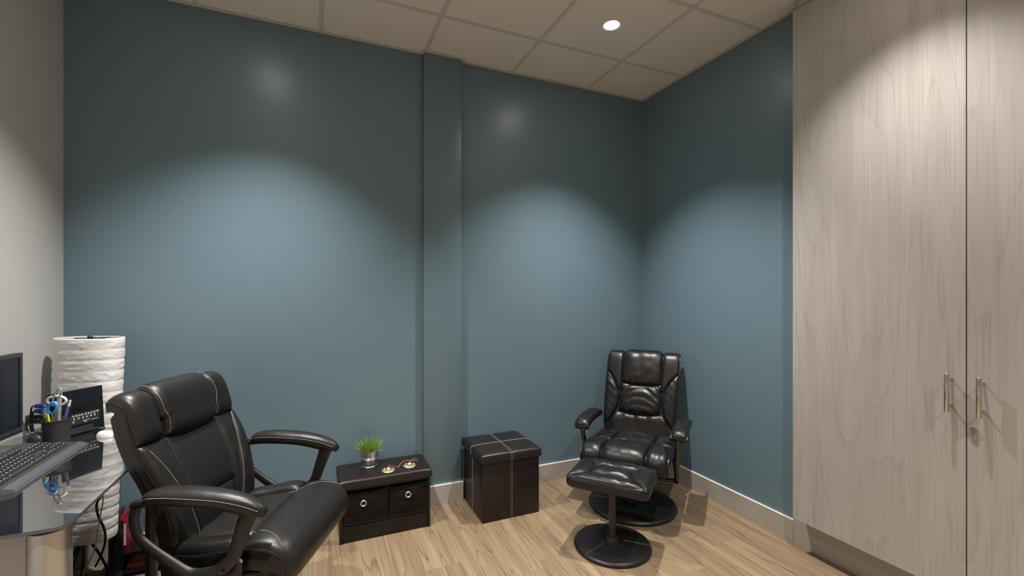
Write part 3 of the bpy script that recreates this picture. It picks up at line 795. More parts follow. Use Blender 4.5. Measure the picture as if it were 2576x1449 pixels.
# loop arms
for s in (-1, 1):
    Y = 0.285*s
    arm = tube('arm_frame', [(-0.245, Y*0.86, 0.655), (-0.225, Y*0.97, 0.672), (-0.19, Y, 0.684), (-0.11, Y, 0.688), (0.0, Y, 0.683), (0.09, Y, 0.668), (0.128, Y, 0.655)], [0.013, 0.014, 0.014, 0.014, 0.014, 0.016, 0.016], M['plastic'], oc, 12, 6, label='black plastic armrest frame')
    bm = bmesh.new()
    P = catmull([(-0.215, Y*0.99, 0.676), (-0.222, Y, 0.63), (-0.208, Y, 0.58), (-0.172, Y, 0.545), (-0.11, Y, 0.500), (-0.05, Y, 0.462), (0.0, Y, 0.462), (0.045, Y, 0.480), (0.082, Y, 0.515), (0.104, Y, 0.575), (0.125, Y, 0.635), (0.135, Y, 0.660)], 7)
    n_ = len(P)
    rr = [0.0155+0.008*math.exp(-((i/n_-0.5)/0.15)**2)+0.013*max(0, (i/n_-0.62)/0.38)**0.8 for i in range(n_)]
    bm_tube(bm, P, rr, 12, squash=((0, 1, 0), 0.62))
    lp = link('arm_loop', mesh_from(bm), M['plastic'], oc, label='black plastic loop joining armrest to seat')
    tube('arm_web', [(-0.10, Y*0.97, 0.470), (-0.04, Y*0.95, 0.440), (0.02, Y*0.92, 0.432), (0.075, Y*0.93, 0.455), (0.098, Y*0.97, 0.50)], [0.012, 0.024, 0.028, 0.022, 0.010], M['plastic'], oc, 12, 6, squash=((0, 1, 0), 0.7))
    tube('arm_bracket', [(0.02, Y*0.93, 0.430), (0.02, Y*0.6, 0.412), (0.02, 0.0, 0.404)], [0.02, 0.014, 0.012], M['plastic'], oc, 10)
    lathe('bolt', [(0, 0), (0.007, 0), (0.008, 0.002), (0.006, 0.004), (0, 0.004)], M['plastic'], lp, 16, loc=(0.055, Y+s*0.017, 0.476), rot=(-s*PI/2, 0, 0))
    lathe('bolt', [(0, 0), (0.007, 0), (0.008, 0.002), (0.006, 0.004), (0, 0.004)], M['plastic'], lp, 16, loc=(-0.03, Y+s*0.019, 0.455), rot=(-s*PI/2, 0, 0))
    asp2 = Spine([(-0.190, 0.688), (-0.165, 0.703), (-0.11, 0.710), (-0.03, 0.708), (0.05, 0.700), (0.12, 0.684), (0.165, 0.665), (0.186, 0.655)], 1)
    Fp = lambda a, b, h, Y=Y: asp2.F(a+Y, b, h)
    def pab(u, v):
        wv = 0.026+0.012*math.sin(PI*min(1, v*1.15)**0.8)
        wv *= (1-abs(2*v-1)**9)**0.5 if 0 < v < 1 else 0.45
        return (2*u-1)*max(wv, 0.012), v*asp2.L
    pd = pad('arm_pad', Fp, pab, 0.022, 0.014, LA, oc, pu=2.4, pv=7, nu=16, nv=34, wrinkle=wr(0.0008, 22, 0, s*3.3))
    for e in (-1, 1):
        stitches('stitching', Fp, [(e*(pab(1, v)[0]+0.0008), v*asp2.L, 0.0035) for v in (0.03, 0.15, 0.3, 0.45, 0.6, 0.75, 0.88, 0.96)], M['thread'], pd, kind='stuff')
# back bracket, mechanism, column, star base
tube('back_bracket', [(-0.02, 0, 0.392), (-0.13, 0, 0.388), (-0.205, 0, 0.42), (-0.215, 0, 0.50), (-0.228, 0, 0.58)], [0.02, 0.022, 0.022, 0.02, 0.016], M['plastic'], oc, 10, squash=((0, 1, 0), 1.0))
box('tilt_mechanism', (-0.10, -0.08, 0.355), (0.11, 0.08, 0.408), M['plastic'], oc, 0.012)
tube('lever', [(0.02, -0.07, 0.375), (0.02, -0.16, 0.372), (0.02, -0.205, 0.366)], [0.005, 0.005, 0.009], M['plastic'], oc, 8)
lathe('column', [(0.0, 0.07), (0.032, 0.07), (0.032, 0.20), (0.026, 0.205), (0.026, 0.36), (0.0, 0.36)], M['plastic'], oc, 24)
lathe('hub', [(0.0, 0.055), (0.05, 0.055), (0.055, 0.075), (0.045, 0.105), (0.033, 0.115), (0.0, 0.115)], M['plastic'], oc, 28)
for k in range(5):
    a = 2*PI*k/5+0.55
    d = Vector((math.cos(a), math.sin(a), 0))
    tube('leg', [d*0.03+Vector((0, 0, 0.085)), d*0.17+Vector((0, 0, 0.090)), d*0.30+Vector((0, 0, 0.070))], [0.024, 0.021, 0.015], M['plastic'], oc, 10)
    side = Vector((-d.y, d.x, 0))
    c_ = d*0.298
    cs = bmesh.new()
    for e in (-1, 1):
        p = c_+side*0.016*e
        bm_tube(cs, [p-side*0.009+Vector((0, 0, 0.026)), p+side*0.009+Vector((0, 0, 0.026))], 0.026, 18)
    bm_tube(cs, [c_+Vector((0, 0, 0.03)), c_+Vector((0, 0, 0.072))], 0.008, 10)
    bm_tube(cs, [c_-side*0.012+Vector((0, 0, 0.040)), c_+side*0.012+Vector((0, 0, 0.040))], 0.016, 10)
    link('caster', mesh_from(cs), M['gloss'], oc)

# ------------------------------------------------------------------ storage bench
bx0, bx1, by0, by1 = 0.108, 0.590, 2.528, 2.790
be = thing('storage_bench', 'low black-brown storage bench with padded top and two fabric drawers', 'bench', (bx0, by0, 0))
BWid, BDep = bx1-bx0, by1-by0
AW = M['ashwood']
box('side_panel', (0, 0, 0), (0.015, BDep, 0.292), AW, be, 0.0008)
box('side_panel', (BWid-0.015, 0, 0), (BWid, BDep, 0.292), AW, be, 0.0008)
box('top_board', (0.0155, 0.002, 0.274), (BWid-0.0155, BDep, 0.289), AW, be, 0.0008)
box('bottom_board', (0.0155, 0.006, 0.088), (BWid-0.0155, BDep, 0.100), AW, be, 0.0008)
box('front_plinth', (0.0155, 0.004, 0.0), (BWid-0.0155, 0.018, 0.0875), AW, be, 0.0008)
box('divider', (0.2445, 0.010, 0.1005), (0.2535, BDep, 0.2735), AW, be, 0.0008)
box('back_board', (0.0155, BDep-0.006, 0.1005), (BWid-0.0155, BDep-0.001, 0.2735), AW, be)
def drawer(x0, x1, gx, gz):
    bm = bmesh.new()
    n, m_ = 14, 10; vs = []
    z0, z1 = 0.102, 0.262
    for j in range(m_+1):
        r_ = []
        for i in range(n+1):
            u, v = i/n, j/m_
            y = -0.003-0.006*math.sin(PI*u)*math.sin(PI*v)+0.0045*noise.noise(Vector((u*3, v*5, x0*9)))
            zz = z0+(z1-z0)*v-0.006*math.sin(PI*u)*(v > 0.95)-0.004*math.sin(PI*u)*(v < 0.05)
            r_.append(bm.verts.new((x0+(x1-x0)*u, y, zz)))
        vs.append(r_)
    for j in range(m_):
        for i in range(n): bm.faces.new((vs[j][i], vs[j][i+1], vs[j+1][i+1], vs[j+1][i]))
    # return faces along the sides so that the drawer is a body
    bk_ = [bm.verts.new((x0, BDep-0.02, z0)), bm.verts.new((x1, BDep-0.02, z0)), bm.verts.new((x1, BDep-0.02, z1)), bm.verts.new((x0, BDep-0.02, z1))]
    bm.faces.new(bk_)
    bm.faces.new([vs[j][0] for j in range(m_+1)]+[bk_[3], bk_[0]])
    bm.faces.new([vs[j][n] for j in range(m_, -1, -1)]+[bk_[1], bk_[2]])
    bm.faces.new([vs[0][i] for i in range(n, -1, -1)]+[bk_[0], bk_[1]])
    bm.faces.new([vs[m_][i] for i in range(n+1)]+[bk_[2], bk_[3]])
    d = link('drawer', mesh_from(bm, True, 50), M['fabric'], be)
    tube('hem', [(x0+0.002, -0.003, z1), (x0+(x1-x0)*.3, -0.006, z1-0.004), (x0+(x1-x0)*.7, -0.006, z1-0.004), (x1-0.002, -0.003, z1)], 0.0022, M['fabric'], d, 6)
    tube('hem', [(x0+0.002, -0.003, z0), (x0+(x1-x0)*.3, -0.005, z0-0.002), (x0+(x1-x0)*.7, -0.005, z0-0.002), (x1-0.002, -0.003, z0)], 0.0022, M['fabric'], d, 6)
    bm = bmesh.new()
    pts = [Vector((gx+0.0140*math.cos(2*PI*k/28), -0.0125, gz+0.0140*math.sin(2*PI*k/28))) for k in range(28)]
    bm_tube(bm, pts, 0.0036, 8, closed=True, squash=((0, 1, 0), 0.55))
    link('eyelet', mesh_from(bm), M['ring'], d, label='round nickel eyelet pull')
    lathe('eyelet_hole', [(0, 0), (0.0125, 0), (0.0125, 0.001), (0, 0.001)], M['gap'], d, 24, loc=(gx, -0.0105, gz), rot=(PI/2, 0, 0))
drawer(0.019, 0.2425, 0.119, 0.203)
drawer(0.2555, BWid-0.019, 0.356, 0.208)
cush = pad('cushion_top', lambda a, b, h: Vector((a, b, 0.3245+h)), quad((-0.008, -0.014), (BWid+0.008, -0.014), (BWid+0.008, BDep-0.004), (-0.008, BDep-0.004)), 0.0115, 0.034, M['faux'], be, pu=16, pv=12, nu=30, nv=22, wrinkle=lambda u, v, a, b: 0.0012*noise.noise(Vector((a*9, b*9, 0))))
TOPZ = 0.336

# ------------------------------------------------------------------ storage cube
cb = thing('storage_cube', 'dark brown faux leather storage cube with cross stitching beside the pillar', 'pouffe', (0.871, 2.434, 0), 0)
cw, cd = 0.365, 0.355
bm = bmesh.new(); bm_box(bm, (0, 0, 0), (cw, cd, 0.345), 0.003, 2)
bdy = link('body', mesh_from(bm), M['faux'], cb)
lid = pad('lid', lambda a, b, h: Vector((a, b, 0.386+h)), quad((-0.011, -0.011), (cw+0.011, -0.011), (cw+0.011, cd+0.011), (-0.011, cd+0.011)), 0.013, 0.042, M['faux'], cb, pu=9, pv=9, nu=26, nv=26,
          wrinkle=lambda u, v, a, b: -0.004*math.exp(-((a-cw/2)/0.012)**2)-0.004*math.exp(-((b-cd/2)/0.012)**2))
def hz(a, b):
    u = (a+.011)/(cw+.022); v = (b+.011)/(cd+.022)
    e = max(0, 1-abs(2*u-1)**9)**.5*max(0, 1-abs(2*v-1)**9)**.5
    return 0.386+0.013*e-0.004*min(1, 2.5*e)*(1 if e > .05 else 0)+0.0006
for o_ in (-0.0045, 0.0045):
    fr = [-0.011, -0.0105, -0.009, -0.004, 0.01, 0.06, 0.12, 0.18, 0.24, 0.3, 0.345, 0.36, 0.365]
    pl = [(cw/2+o_, -0.0117, 0.345), (cw/2+o_, -0.0117, 0.38)]+[(cw/2+o_, y, hz(cw/2+.012, y)+0.002) for y in fr]+[(cw/2+o_, cd+0.011, hz(cw/2+.012, cd+.0109))]
    stitches('stitching', lambda a, b, h: Vector((a, b, h)), pl, M['thread'], lid, kind='stuff', spacing=0.006, ln=0.0048, r=0.0008)
    pl = [(-0.0117, cd/2+o_, 0.345), (-0.0117, cd/2+o_, 0.38)]+[(x_, cd/2+o_, hz(x_, cd/2+.012)+0.002) for x_ in fr]+[(cw+0.0115, cd/2+o_, 0.386), (cw+0.0117, cd/2+o_, 0.35)]
    stitches('stitching', lambda a, b, h: Vector((a, b, h)), pl, M['thread'], lid, kind='stuff', spacing=0.006, ln=0.0048, r=0.0008)
    stitches('stitching', lambda a, b, h: Vector((a, b, h)), [(cw/2+o_, -0.0006, 0.003), (cw/2+o_, -0.0006, 0.12), (cw/2+o_, -0.0006, 0.24), (cw/2+o_, -0.0006, 0.342)], M['thread'], bdy, kind='stuff', spacing=0.006, ln=0.0048, r=0.0008)
    stitches('stitching', lambda a, b, h: Vector((a, b, h)), [(-0.0006, cd/2+o_, 0.003), (-0.0006, cd/2+o_, 0.12), (-0.0006, cd/2+o_, 0.24), (-0.0006, cd/2+o_, 0.342)], M['thread'], bdy, kind='stuff', spacing=0.006, ln=0.0048, r=0.0008)

# ------------------------------------------------------------------ potted grass
pg = thing('potted_grass', 'small galvanised bucket of green grass on the storage bench', 'potted plant', (0.276, 2.700, TOPZ))
pot = lathe('pot', [(0.0, 0.0), (0.0425, 0.0), (0.0445, 0.002), (0.0425, 0.004), (0.044, 0.012), (0.0475, 0.042), (0.0495, 0.044), (0.048, 0.046), (0.0487, 0.050), (0.0507, 0.052), (0.0492, 0.054), (0.0527, 0.088), (0.0550, 0.090), (0.0550, 0.0925), (0.0525, 0.093), (0.051, 0.088), (0.047, 0.05), (0.0, 0.05)], M['zinc'], pg, 48)
lathe('soil', [(0.0, 0.078), (0.03, 0.080), (0.0495, 0.077)], M['soil'], pg, 24)
bm = bmesh.new(); rnd = random.Random(3)
for k in range(330):
    a = rnd.uniform(0, 2*PI); r0 = 0.046*math.sqrt(rnd.random())
    root = Vector((r0*math.cos(a), r0*math.sin(a), 0.074))
    lean = rnd.gauss(0.0, 0.25)+r0*9.0
    if rnd.random() < 0.12: lean += 0.5
    out_a = a+rnd.gauss(0, 0.6)
    ln = rnd.uniform(0.055, 0.105)
    d = Vector((math.cos(out_a)*math.sin(lean), math.sin(out_a)*math.sin(lean), math.cos(lean)))
    sd_ = d.cross(Vector((rnd.uniform(-1, 1), rnd.uniform(-1, 1), 0.3))).normalized()
    wd = rnd.uniform(0.0011, 0.0019)
    prev = None; droop = rnd.uniform(0.0, 0.35)*abs(lean)
    for q in range(5):
        f = q/4
        p = root+d*ln*f+Vector((0, 0, -droop*ln*f*f))
        w_ = wd*(1-f**1.6)+0.0001
        cur = (bm.verts.new(p-sd_*w_), bm.verts.new(p+sd_*w_))
        if prev: bm.faces.new((prev[0], prev[1], cur[1], cur[0]))
        prev = cur
link('grass_blades', mesh_from(bm, True, None), M['grass'], pg, kind='stuff')

# ------------------------------------------------------------------ hand cymbals
cy = thing('hand_cymbals', 'pair of small brass hand cymbals joined by an orange cord on the bench', 'cymbals', (0.42, 2.60, TOPZ+0.0008))
def cymbal(x, y):
    c = lathe('cymbal', [(0.0, 0.002), (0.034, 0.002), (0.0365, 0.0), (0.0375, 0.002), (0.035, 0.0045), (0.024, 0.0075), (0.0165, 0.009), (0.0150, 0.0075), (0.0, 0.0075)], M['brass'], cy, 40, c=(x, y, 0))
    lathe('dome', [(0.0150, 0.0075), (0.0140, 0.012), (0.0105, 0.0165), (0.005, 0.0192), (0.0, 0.0198)], M['brass_k'], c, 28, c=(x, y, 0), label='pale polished centre dome')
    bm = bmesh.new()
    for k in range(14):  # raised marks round the rim
        a = 2*PI*k/14; 
        for q in range(3):
            aa = a+rnd.uniform(-0.1, 0.1); r_ = rnd.uniform(0.021, 0.031)
            p = Vector((x+r_*math.cos(aa), y+r_*math.sin(aa), 0.0078-(r_-0.024)*0.22))
            p2 = p+Vector((rnd.uniform(-.003, .003), rnd.uniform(-.003, .003), 0))
            bm_tube(bm, [p, p2], 0.0008, 4)
    link('relief', mesh_from(bm), M['brass_k'], c, kind='stuff')
cymbal(-0.056, -0.026); cymbal(0.066, -0.002)
tube('cord', [(-0.056, -0.026, 0.020), (-0.050, -0.014, 0.023), (-0.030, 0.000, 0.012), (-0.008, 0.003, 0.003), (0.007, 0.000, 0.003), (0.016, 0.012, 0.012), (0.035, 0.034, 0.016), (0.065, 0.050, 0.012), (0.100, 0.052, 0.006), (0.120, 0.042, 0.004)], 0.0015, M['cord'], cy, 8, 6, label='orange leather cord')
tube('cord', [(0.066, -0.002, 0.020), (0.076, 0.008, 0.024), (0.092, 0.030, 0.022), (0.106, 0.052, 0.018), (0.122, 0.060, 0.008)], 0.0015, M['cord'], cy, 8, 6, label='orange leather cord')

# ------------------------------------------------------------------ glass desk
DZ = 0.75; gx1 = -0.571; gy0 = 1.462; gy1 = 2.46
dk = thing('glass_desk', 'black glass desk with silver tube legs in the left corner', 'desk', (gx1, gy0, 0))
def dl(x, y): return x-gx1, y-gy0
poly = []
r = 0.03
for (cx, cy_, a0) in ((-r, r, 270), (-r, gy1-gy0-r, 0), (LX-gx1+0.01+r, gy1-gy0-r, 90), (LX-gx1+0.01+r, r, 180)):
    for k in range(7):
        a = math.radians(a0+90*k/6); poly.append((cx+r*math.cos(a), cy_+r*math.sin(a)))
top = prism('glass_top', poly, DZ-0.009, DZ, M['glass'], dk)
top.data.materials.append(M['glass_edge'])
for f_ in top.data.polygons:
    f_.use_smooth = False
    if abs(f_.normal.z) < 0.5: f_.material_index = 1
def leg_xy(x, y, m='silver', R_=0.041):
    a, b = dl(x, y)
    l_ = tube('leg', [(a, b, 0.0), (a, b, DZ-0.018)], R_, M[m], dk, 36, smooth_path=False)
    lathe('foot', [(0, 0), (0.045, 0), (0.045, 0.012), (0.0415, 0.015), (0.0415, 0.02)], M['plastic'], l_, 28, c=(a, b, 0))
    lathe('glass_mount', [(0, DZ-0.019), (0.03, DZ-0.019), (0.03, DZ-0.0095), (0, DZ-0.0095)], M['gloss'], l_, 28, c=(a, b, 0))
leg_xy(-0.622, 1.512); leg_xy(-0.655, 2.39, 'post', 0.022); leg_xy(-1.055, 1.512); leg_xy(-1.055, 2.41)
a, b = dl(-1.015, 1.50)
box('side_panel', (a, b, 0.10), (-0.0915, b+0.018, DZ-0.02), M['silver_p'], dk, 0.002, label='flat silver modesty panel')
box('rear_beam', (LX-gx1+0.045, 0.09, 0.60), (LX-gx1+0.060, gy1-gy0-0.09, DZ-0.02), M['silver_p'], dk, 0.002)

# monitor
mo = thing('monitor', 'black flat screen monitor, switched off, at the left frame edge', 'monitor', (-1.064, 2.075, DZ), math.radians(-4))
# local: +x faces the user, y along the width
mw, mz0, mz1 = 0.255, 0.045, 0.350
fr_ = box('bezel', (-0.018, -mw, mz0), (0.006, mw, mz1), M['bezel'], mo, 0.004)
box('screen', (0.0055, -mw+0.017, mz0+0.024), (0.0068, mw-0.017, mz1-0.017), M['screen'], fr_)
for lo_, hi_ in (((0.006, -mw, mz1-0.016), (0.0095, mw, mz1)), ((0.006, -mw, mz0), (0.0095, mw, mz0+0.023)), ((0.006, -mw, mz0+0.0235), (0.0095, -mw+0.016, mz1-0.0165)), ((0.006, mw-0.016, mz0+0.0235), (0.0095, mw, mz1-0.0165))):
    box('frame_edge', lo_, hi_, M['bezel'], fr_, 0.0015)
box('stand_neck', (-0.036, -0.04, 0.008), (-0.019, 0.04, 0.16), M['gloss'], mo, 0.003)
box('stand_base', (-0.042, -0.19, 0.0), (0.066, 0.205, 0.012), M['gloss'], mo, 0.004)

# keyboard
kb = thing('keyboard', 'full-size black keyboard with a wide palm rest on the glass desk', 'keyboard', (-0.835, 1.985, DZ+0.0002))
# local: -x is towards the back row, y to the typist's right
kt = math.radians(5.5)
def kz(x): return 0.018 + (-x)*math.tan(kt)
bm = bmesh.new()
sec = [(0.002, 0.0), (0.002, 0.017), (-0.002, kz(-0.002)), (-0.150, kz(-0.150)), (-0.153, kz(-0.150)-0.004), (-0.153, 0.0)]
L0, L1 = -0.225, 0.218
A = [bm.verts.new((x_, L0, z_)) for x_, z_ in sec]; B = [bm.verts.new((x_, L1, z_)) for x_, z_ in sec]
bm.faces.new(A); bm.faces.new(B)
for i in range(len(sec)): bm.faces.new((A[i], A[(i+1) % 6], B[(i+1) % 6], B[i]))
kbody = link('body', mesh_from(bm, False), M['kbody'], kb)
bm = bmesh.new()
sec = [(0.0035, 0.0), (0.0035, 0.0165), (0.008, 0.0175), (0.030, 0.012), (0.036, 0.004), (0.036, 0.0)]
A = [bm.verts.new((x_, L0-0.004, z_)) for x_, z_ in sec]; B = [bm.verts.new((x_, L1+0.004, z_)) for x_, z_ in sec]
bm.faces.new(A); bm.faces.new(B)
for i in range(len(sec)): bm.faces.new((A[i], A[(i+1) % 6], B[(i+1) % 6], B[i]))
link('palm_rest', mesh_from(bm, False), mat('palm rest plastic', (0.062, 0.066, 0.072, 1), 0.42), kb, label='sloping dark grey palm rest')
kmesh = {}
def key_mesh(w_, d_=1.0):
    k = (w_, d_)
    if k in kmesh: return kmesh[k]
    bm = bmesh.new(); p = 0.0188; hx = (d_*p-0.0022)/2; hy = (w_*p-0.0022)/2
    lo = [bm.verts.new((sx*hx, sy*hy, 0)) for sx, sy in ((-1, -1), (1, -1), (1, 1), (-1, 1))]
    hi = [bm.verts.new((sx*hx*0.78, sy*(hy-0.0022), 0.0065)) for sx, sy in ((-1, -1), (1, -1), (1, 1), (-1, 1))]
    bm.faces.new(lo); bm.faces.new(hi)
    for i in range(4): bm.faces.new((lo[i], lo[(i+1) % 4], hi[(i+1) % 4], hi[i]))
    me = mesh_from(bm, False); me.materials.append(M['keys']); me.materials.append(M['print'])
    # printed legend: a small raised-by-a-hair patch
    me2 = bmesh.new(); me2.from_mesh(me)
    q = [me2.verts.new(v) for v in ((-0.0045, -hy+0.005, 0.00665), (-0.0015, -hy+0.005, 0.00665), (-0.0015, -hy+0.0085, 0.00665), (-0.0045, -hy+0.0085, 0.00665))]
    f = me2.faces.new(q); f.material_index = 1
    me2.to_mesh(me); me2.free()
    kmesh[k] = me; return me
P_ = 0.0188
rows = []
R0 = -0.218
rows.append((6.25, [(0, 1)]+[(2+i, 1) for i in range(4)]+[(6.5+i, 1) for i in range(4)]+[(11+i, 1) for i in range(4)]+[(15.25+i, 1) for i in range(3)]))
rows.append((5.0, [(i, 1) for i in range(13)]+[(13, 2)]+[(15.25+i, 1) for i in range(3)]+[(18.5+i, 1) for i in range(4)]))
rows.append((4.0, [(0, 1.5)]+[(1.5+i, 1) for i in range(12)]+[(13.5, 1.5)]+[(15.25+i, 1) for i in range(3)]+[(18.5+i, 1) for i in range(4)]))
rows.append((3.0, [(0, 1.75)]+[(1.75+i, 1) for i in range(11)]+[(12.75, 2.25)]+[(18.5+i, 1) for i in range(3)]))
rows.append((2.0, [(0, 2.25)]+[(2.25+i, 1) for i in range(10)]+[(12.25, 2.75)]+[(16.25, 1)]+[(18.5+i, 1) for i in range(4)]))
rows.append((1.0, [(0, 1.5), (1.5, 1), (2.5, 1.5), (4, 6), (10, 1.5), (11.5, 1), (12.5, 1), (13.5, 1.5)]+[(15.25+i, 1) for i in range(3)]+[(18.5, 2), (20.5, 1)]))
for rr_, keys in rows:
    for (c0_, w_) in keys:
        x_ = -0.006-(rr_-0.5)*P_
        y_ = R0+(c0_+w_/2)*P_
        o = bpy.data.objects.new('key', key_mesh(w_)); C.objects.link(o); o.parent = kb
        o.location = (x_, y_, kz(x_)+0.0004); o.rotation_euler = (0, kt, 0)
box('status_window', (-0.149, 0.10, kz(-0.14)-0.002), (-0.132, 0.20, kz(-0.14)+0.0018), mat('pale status strip', (0.40, 0.40, 0.48, 1), 0.4), kbody, 0.0006) if False else None

# wired mouse, parked behind the keyboard
ms = thing('mouse', 'black domed mouse with a silver strip beside the monitor', 'mouse', (-1.012, 2.372, DZ+0.0002), math.radians(-60))
bm = bmesh.new()
N1, N2 = 14, 24; rings = []
for i in range(N1+1):
    f = i/N1*PI/2
    rings.append([bm.verts.new((0.050*math.cos(f)**0.8*math.cos(2*PI*k/N2), 0.036*math.cos(f)**0.8*math.sin(2*PI*k/N2), 0.034*math.sin(f)**0.9)) if i < N1 else None for k in range(N2)])
tp = bm.verts.new((0, 0, 0.034))
for i in range(N1-1):
    for k in range(N2): bm.faces.new((rings[i][k], rings[i][(k+1) % N2], rings[i+1][(k+1) % N2], rings[i+1][k]))
for k in range(N2): bm.faces.new((rings[N1-1][k], rings[N1-1][(k+1) % N2], tp))
bm.faces.new(rings[0])
link('shell', mesh_from(bm), M['bezel'], ms)
box('silver_strip', (0.010, -0.020, 0.031), (0.015, 0.020, 0.0345), M['white_p'], ms, 0.001, label='silver strip across the shell')
tube('cable', [(-0.04, 0.0, 0.012), (-0.055, 0.02, 0.03), (-0.03, 0.045, 0.05), (0.01, 0.03, 0.052), (0.03, 0.0, 0.048), (0.0, -0.035, 0.046), (-0.03, -0.02, 0.055), (-0.02, 0.03, 0.060), (0.03, 0.03, 0.058)], 0.0017, M['wire'], ms, 6)

# laptop stood on edge, underside towards the room
lap = thing('laptop', 'black laptop stood upright on the desk with its underside showing', 'laptop', (-0.893, 2.397, DZ+0.0002))
dv = Vector((-0.85+0.96, 2.465-2.290, 0)); LW = 0.192
lap.rotation_euler = (math.radians(-4), 0, math.atan2(dv.y, dv.x))
lb = box('base_shell', (-LW/2, 0.0, 0.0), (LW/2, 0.016, 0.182), M['gloss'], lap, 0.003)
box('screen_lid', (-LW/2, 0.0165, 0.001), (LW/2, 0.023, 0.181), M['bezel'], lap, 0.002)
box('battery', (-LW/2+0.02, -0.008, 0.004), (LW/2-0.05, -0.0002, 0.030), M['bezel'], lap, 0.002)
for k in range(5):
    box('port', (LW/2+0.0001, 0.004, 0.060+k*0.022), (LW/2+0.0012, 0.010, 0.072+k*0.022), M['navy'] if k == 4 else M['silver'], lb)
lbl = box('label_sticker', (-0.032, -0.0006, 0.040), (0.078, -0.0001, 0.085), M['label_k'], lb, label='black certification label with small white marks')
def text_mesh(s, size, m, parent, loc, rot, name='print'):
    cu_ = bpy.data.curves.new('t', 'FONT'); cu_.body = s; cu_.size = size; cu_.extrude = 0.0001; cu_.align_x = 'LEFT'
    to = bpy.data.objects.new('t', cu_); C.objects.link(to)
    dg = bpy.context.evaluated_depsgraph_get(); me = bpy.data.meshes.new_from_object(to.evaluated_get(dg))
    bpy.data.objects.remove(to); 
    return link(name, me, m, parent, loc=loc, rot=rot)
bm = bmesh.new(); rq = random.Random(5)
for row, (zc, n_) in enumerate(((0.078, 8), (0.066, 6), (0.055, 5))):
    for k in range(n_):
        xx = -0.026+k*(0.0115 if row == 0 else 0.0155)+(0 if row != 1 else 0.004); w_ = rq.uniform(0.0045, 0.0075)
        if row == 2 and k > 0: continue
        c_ = (xx+w_/2, zc-0.002)
        pts = [Vector((c_[0]+0.0033*math.cos(2*PI*q/8), -0.0010, c_[1]+0.0030*math.sin(2*PI*q/8))) for q in range(8 if (k+row) % 2 else 4)]
        if (k+row) % 2 == 0: pts = [Vector((c_[0]+sx*0.003, -0.0010, c_[1]+sz*0.003)) for sx, sz in ((-1, -1), (1, -1), (1, 1), (-1, 1))]
        bm_tube(bm, pts, 0.0006, 4, closed=True)
        bm_tube(bm, [Vector((c_[0]-0.0018, -0.001, c_[1])), Vector((c_[0]+0.0018, -0.001, c_[1]+rq.uniform(-.002, .002)))], 0.0006, 4)
for zc, x0_, x1_ in ((0.051, 0.010, 0.038), (0.0475, 0.043, 0.070)):
    bm_box(bm, (x0_, -0.0010, zc), (x1_, -0.0007, zc+0.0012))
link('certification_marks', mesh_from(bm), M['print'], lb)
text_mesh('CE', 0.0085, M['print'], lb, (0.016, -0.0008, 0.0425), (PI/2, 0, 0), 'lettering')
box('warning_mark', (0.066, -0.0010, 0.074), (0.074, -0.0007, 0.080), M['print_y'], lb)

# pen holder
ph = thing('pen_holder', 'black mesh pen holder full of pens in front of the laptop', 'pen holder', (-0.905, 2.245, DZ+0.0002))
PZ = 0.105
lathe('cup', [(0.0, 0.0), (0.034, 0.0), (0.036, 0.002), (0.040, 0.098), (0.042, 0.100), (0.040, 0.102), (0.038, 0.098), (0.034, 0.004), (0.0, 0.004)], M['mesh'], ph, 32)
def stick(name, label, cat, base, top_, r_, m, group=None, tip=None):
    t = thing(name, label, cat, (0, 0, 0), group=group)
    o0 = Vector((-0.905, 2.245, DZ)); b_ = o0+Vector(base); t_ = o0+Vector(top_)
    t.location = b_
    d = t_-b_
    tube('barrel', [(0, 0, 0), tuple(d*0.5), tuple(d)], r_, m, t, 10)
    if tip:
        tube('cap', [tuple(d), tuple(d*1.02), tuple(d*1.16)], [r_*1.15, r_*1.15, r_*0.8], tip, t, 10)
    return t
# directions seen from the camera: right = (.917,-.398)
rt = Vector((0.917, -0.398, 0))
def off(r_, z_, f=0.0): v = rt*r_+Vector((0.398, 0.917, 0))*f; return (v.x, v.y, z_)
stick('highlighter', 'yellow highlighter leaning out of the pen holder', 'pen', off(-0.015, 0.012), off(-0.040, 0.125), 0.0065, M['yellow'], tip=M['cyan'])
stick('pen', 'purple pen leaning right in the pen holder', 'pen', off(0.005, 0.012), off(0.045, 0.150), 0.0042, M['purple'], tip=M['white_p'])
stick('pen', 'orange pen in the pen holder', 'pen', off(0.0, 0.012, 0.01), off(0.022, 0.138, 0.02), 0.0045, M['orange'])
stick('ruler', 'thin grey clear ruler standing tallest in the pen holder', 'ruler', off(-0.012, 0.010, 0.012), off(-0.008, 0.215, 0.020), 0.0075, M['greyc'])
def loop(name, label, cat, c, R1, R2, tilt, m, r_=0.004, blade=None):
    t = thing(name, label, cat, tuple(Vector((-0.905, 2.245, DZ))+Vector(c)))
    pts = []
    for k in range(16):
        a = 2*PI*k/16
        p = rt*(R1*math.cos(a)) + Vector((0, 0, R2*math.sin(a)))
        q = Matrix.Rotation(tilt, 3, Vector((0.398, 0.917, 0))) @ p
        pts.append(tuple(q))
    tube('handle_ring', pts, r_, m, t, 8, 2, closed=True)
    if blade: tube('blade', [tuple(-rt*0.0+Vector((0, 0, -R2))), tuple(Vector(blade))], 0.003, M['silver'], t, 6)
    return t
loop('scissors', 'scissors with bright blue handle rings in the pen holder', 'scissors', off(0.004, 0.148, -0.02), 0.015, 0.022, 0.5, M['blue'], 0.005, (0, 0, -0.11))
loop('tape_cutter', 'white plastic loop handle sticking up from the pen holder', 'stationery', off(0.005, 0.172, -0.005), 0.036, 0.017, 0.0, M['white_p'], 0.0045, (0.0, 0.0, -0.12))
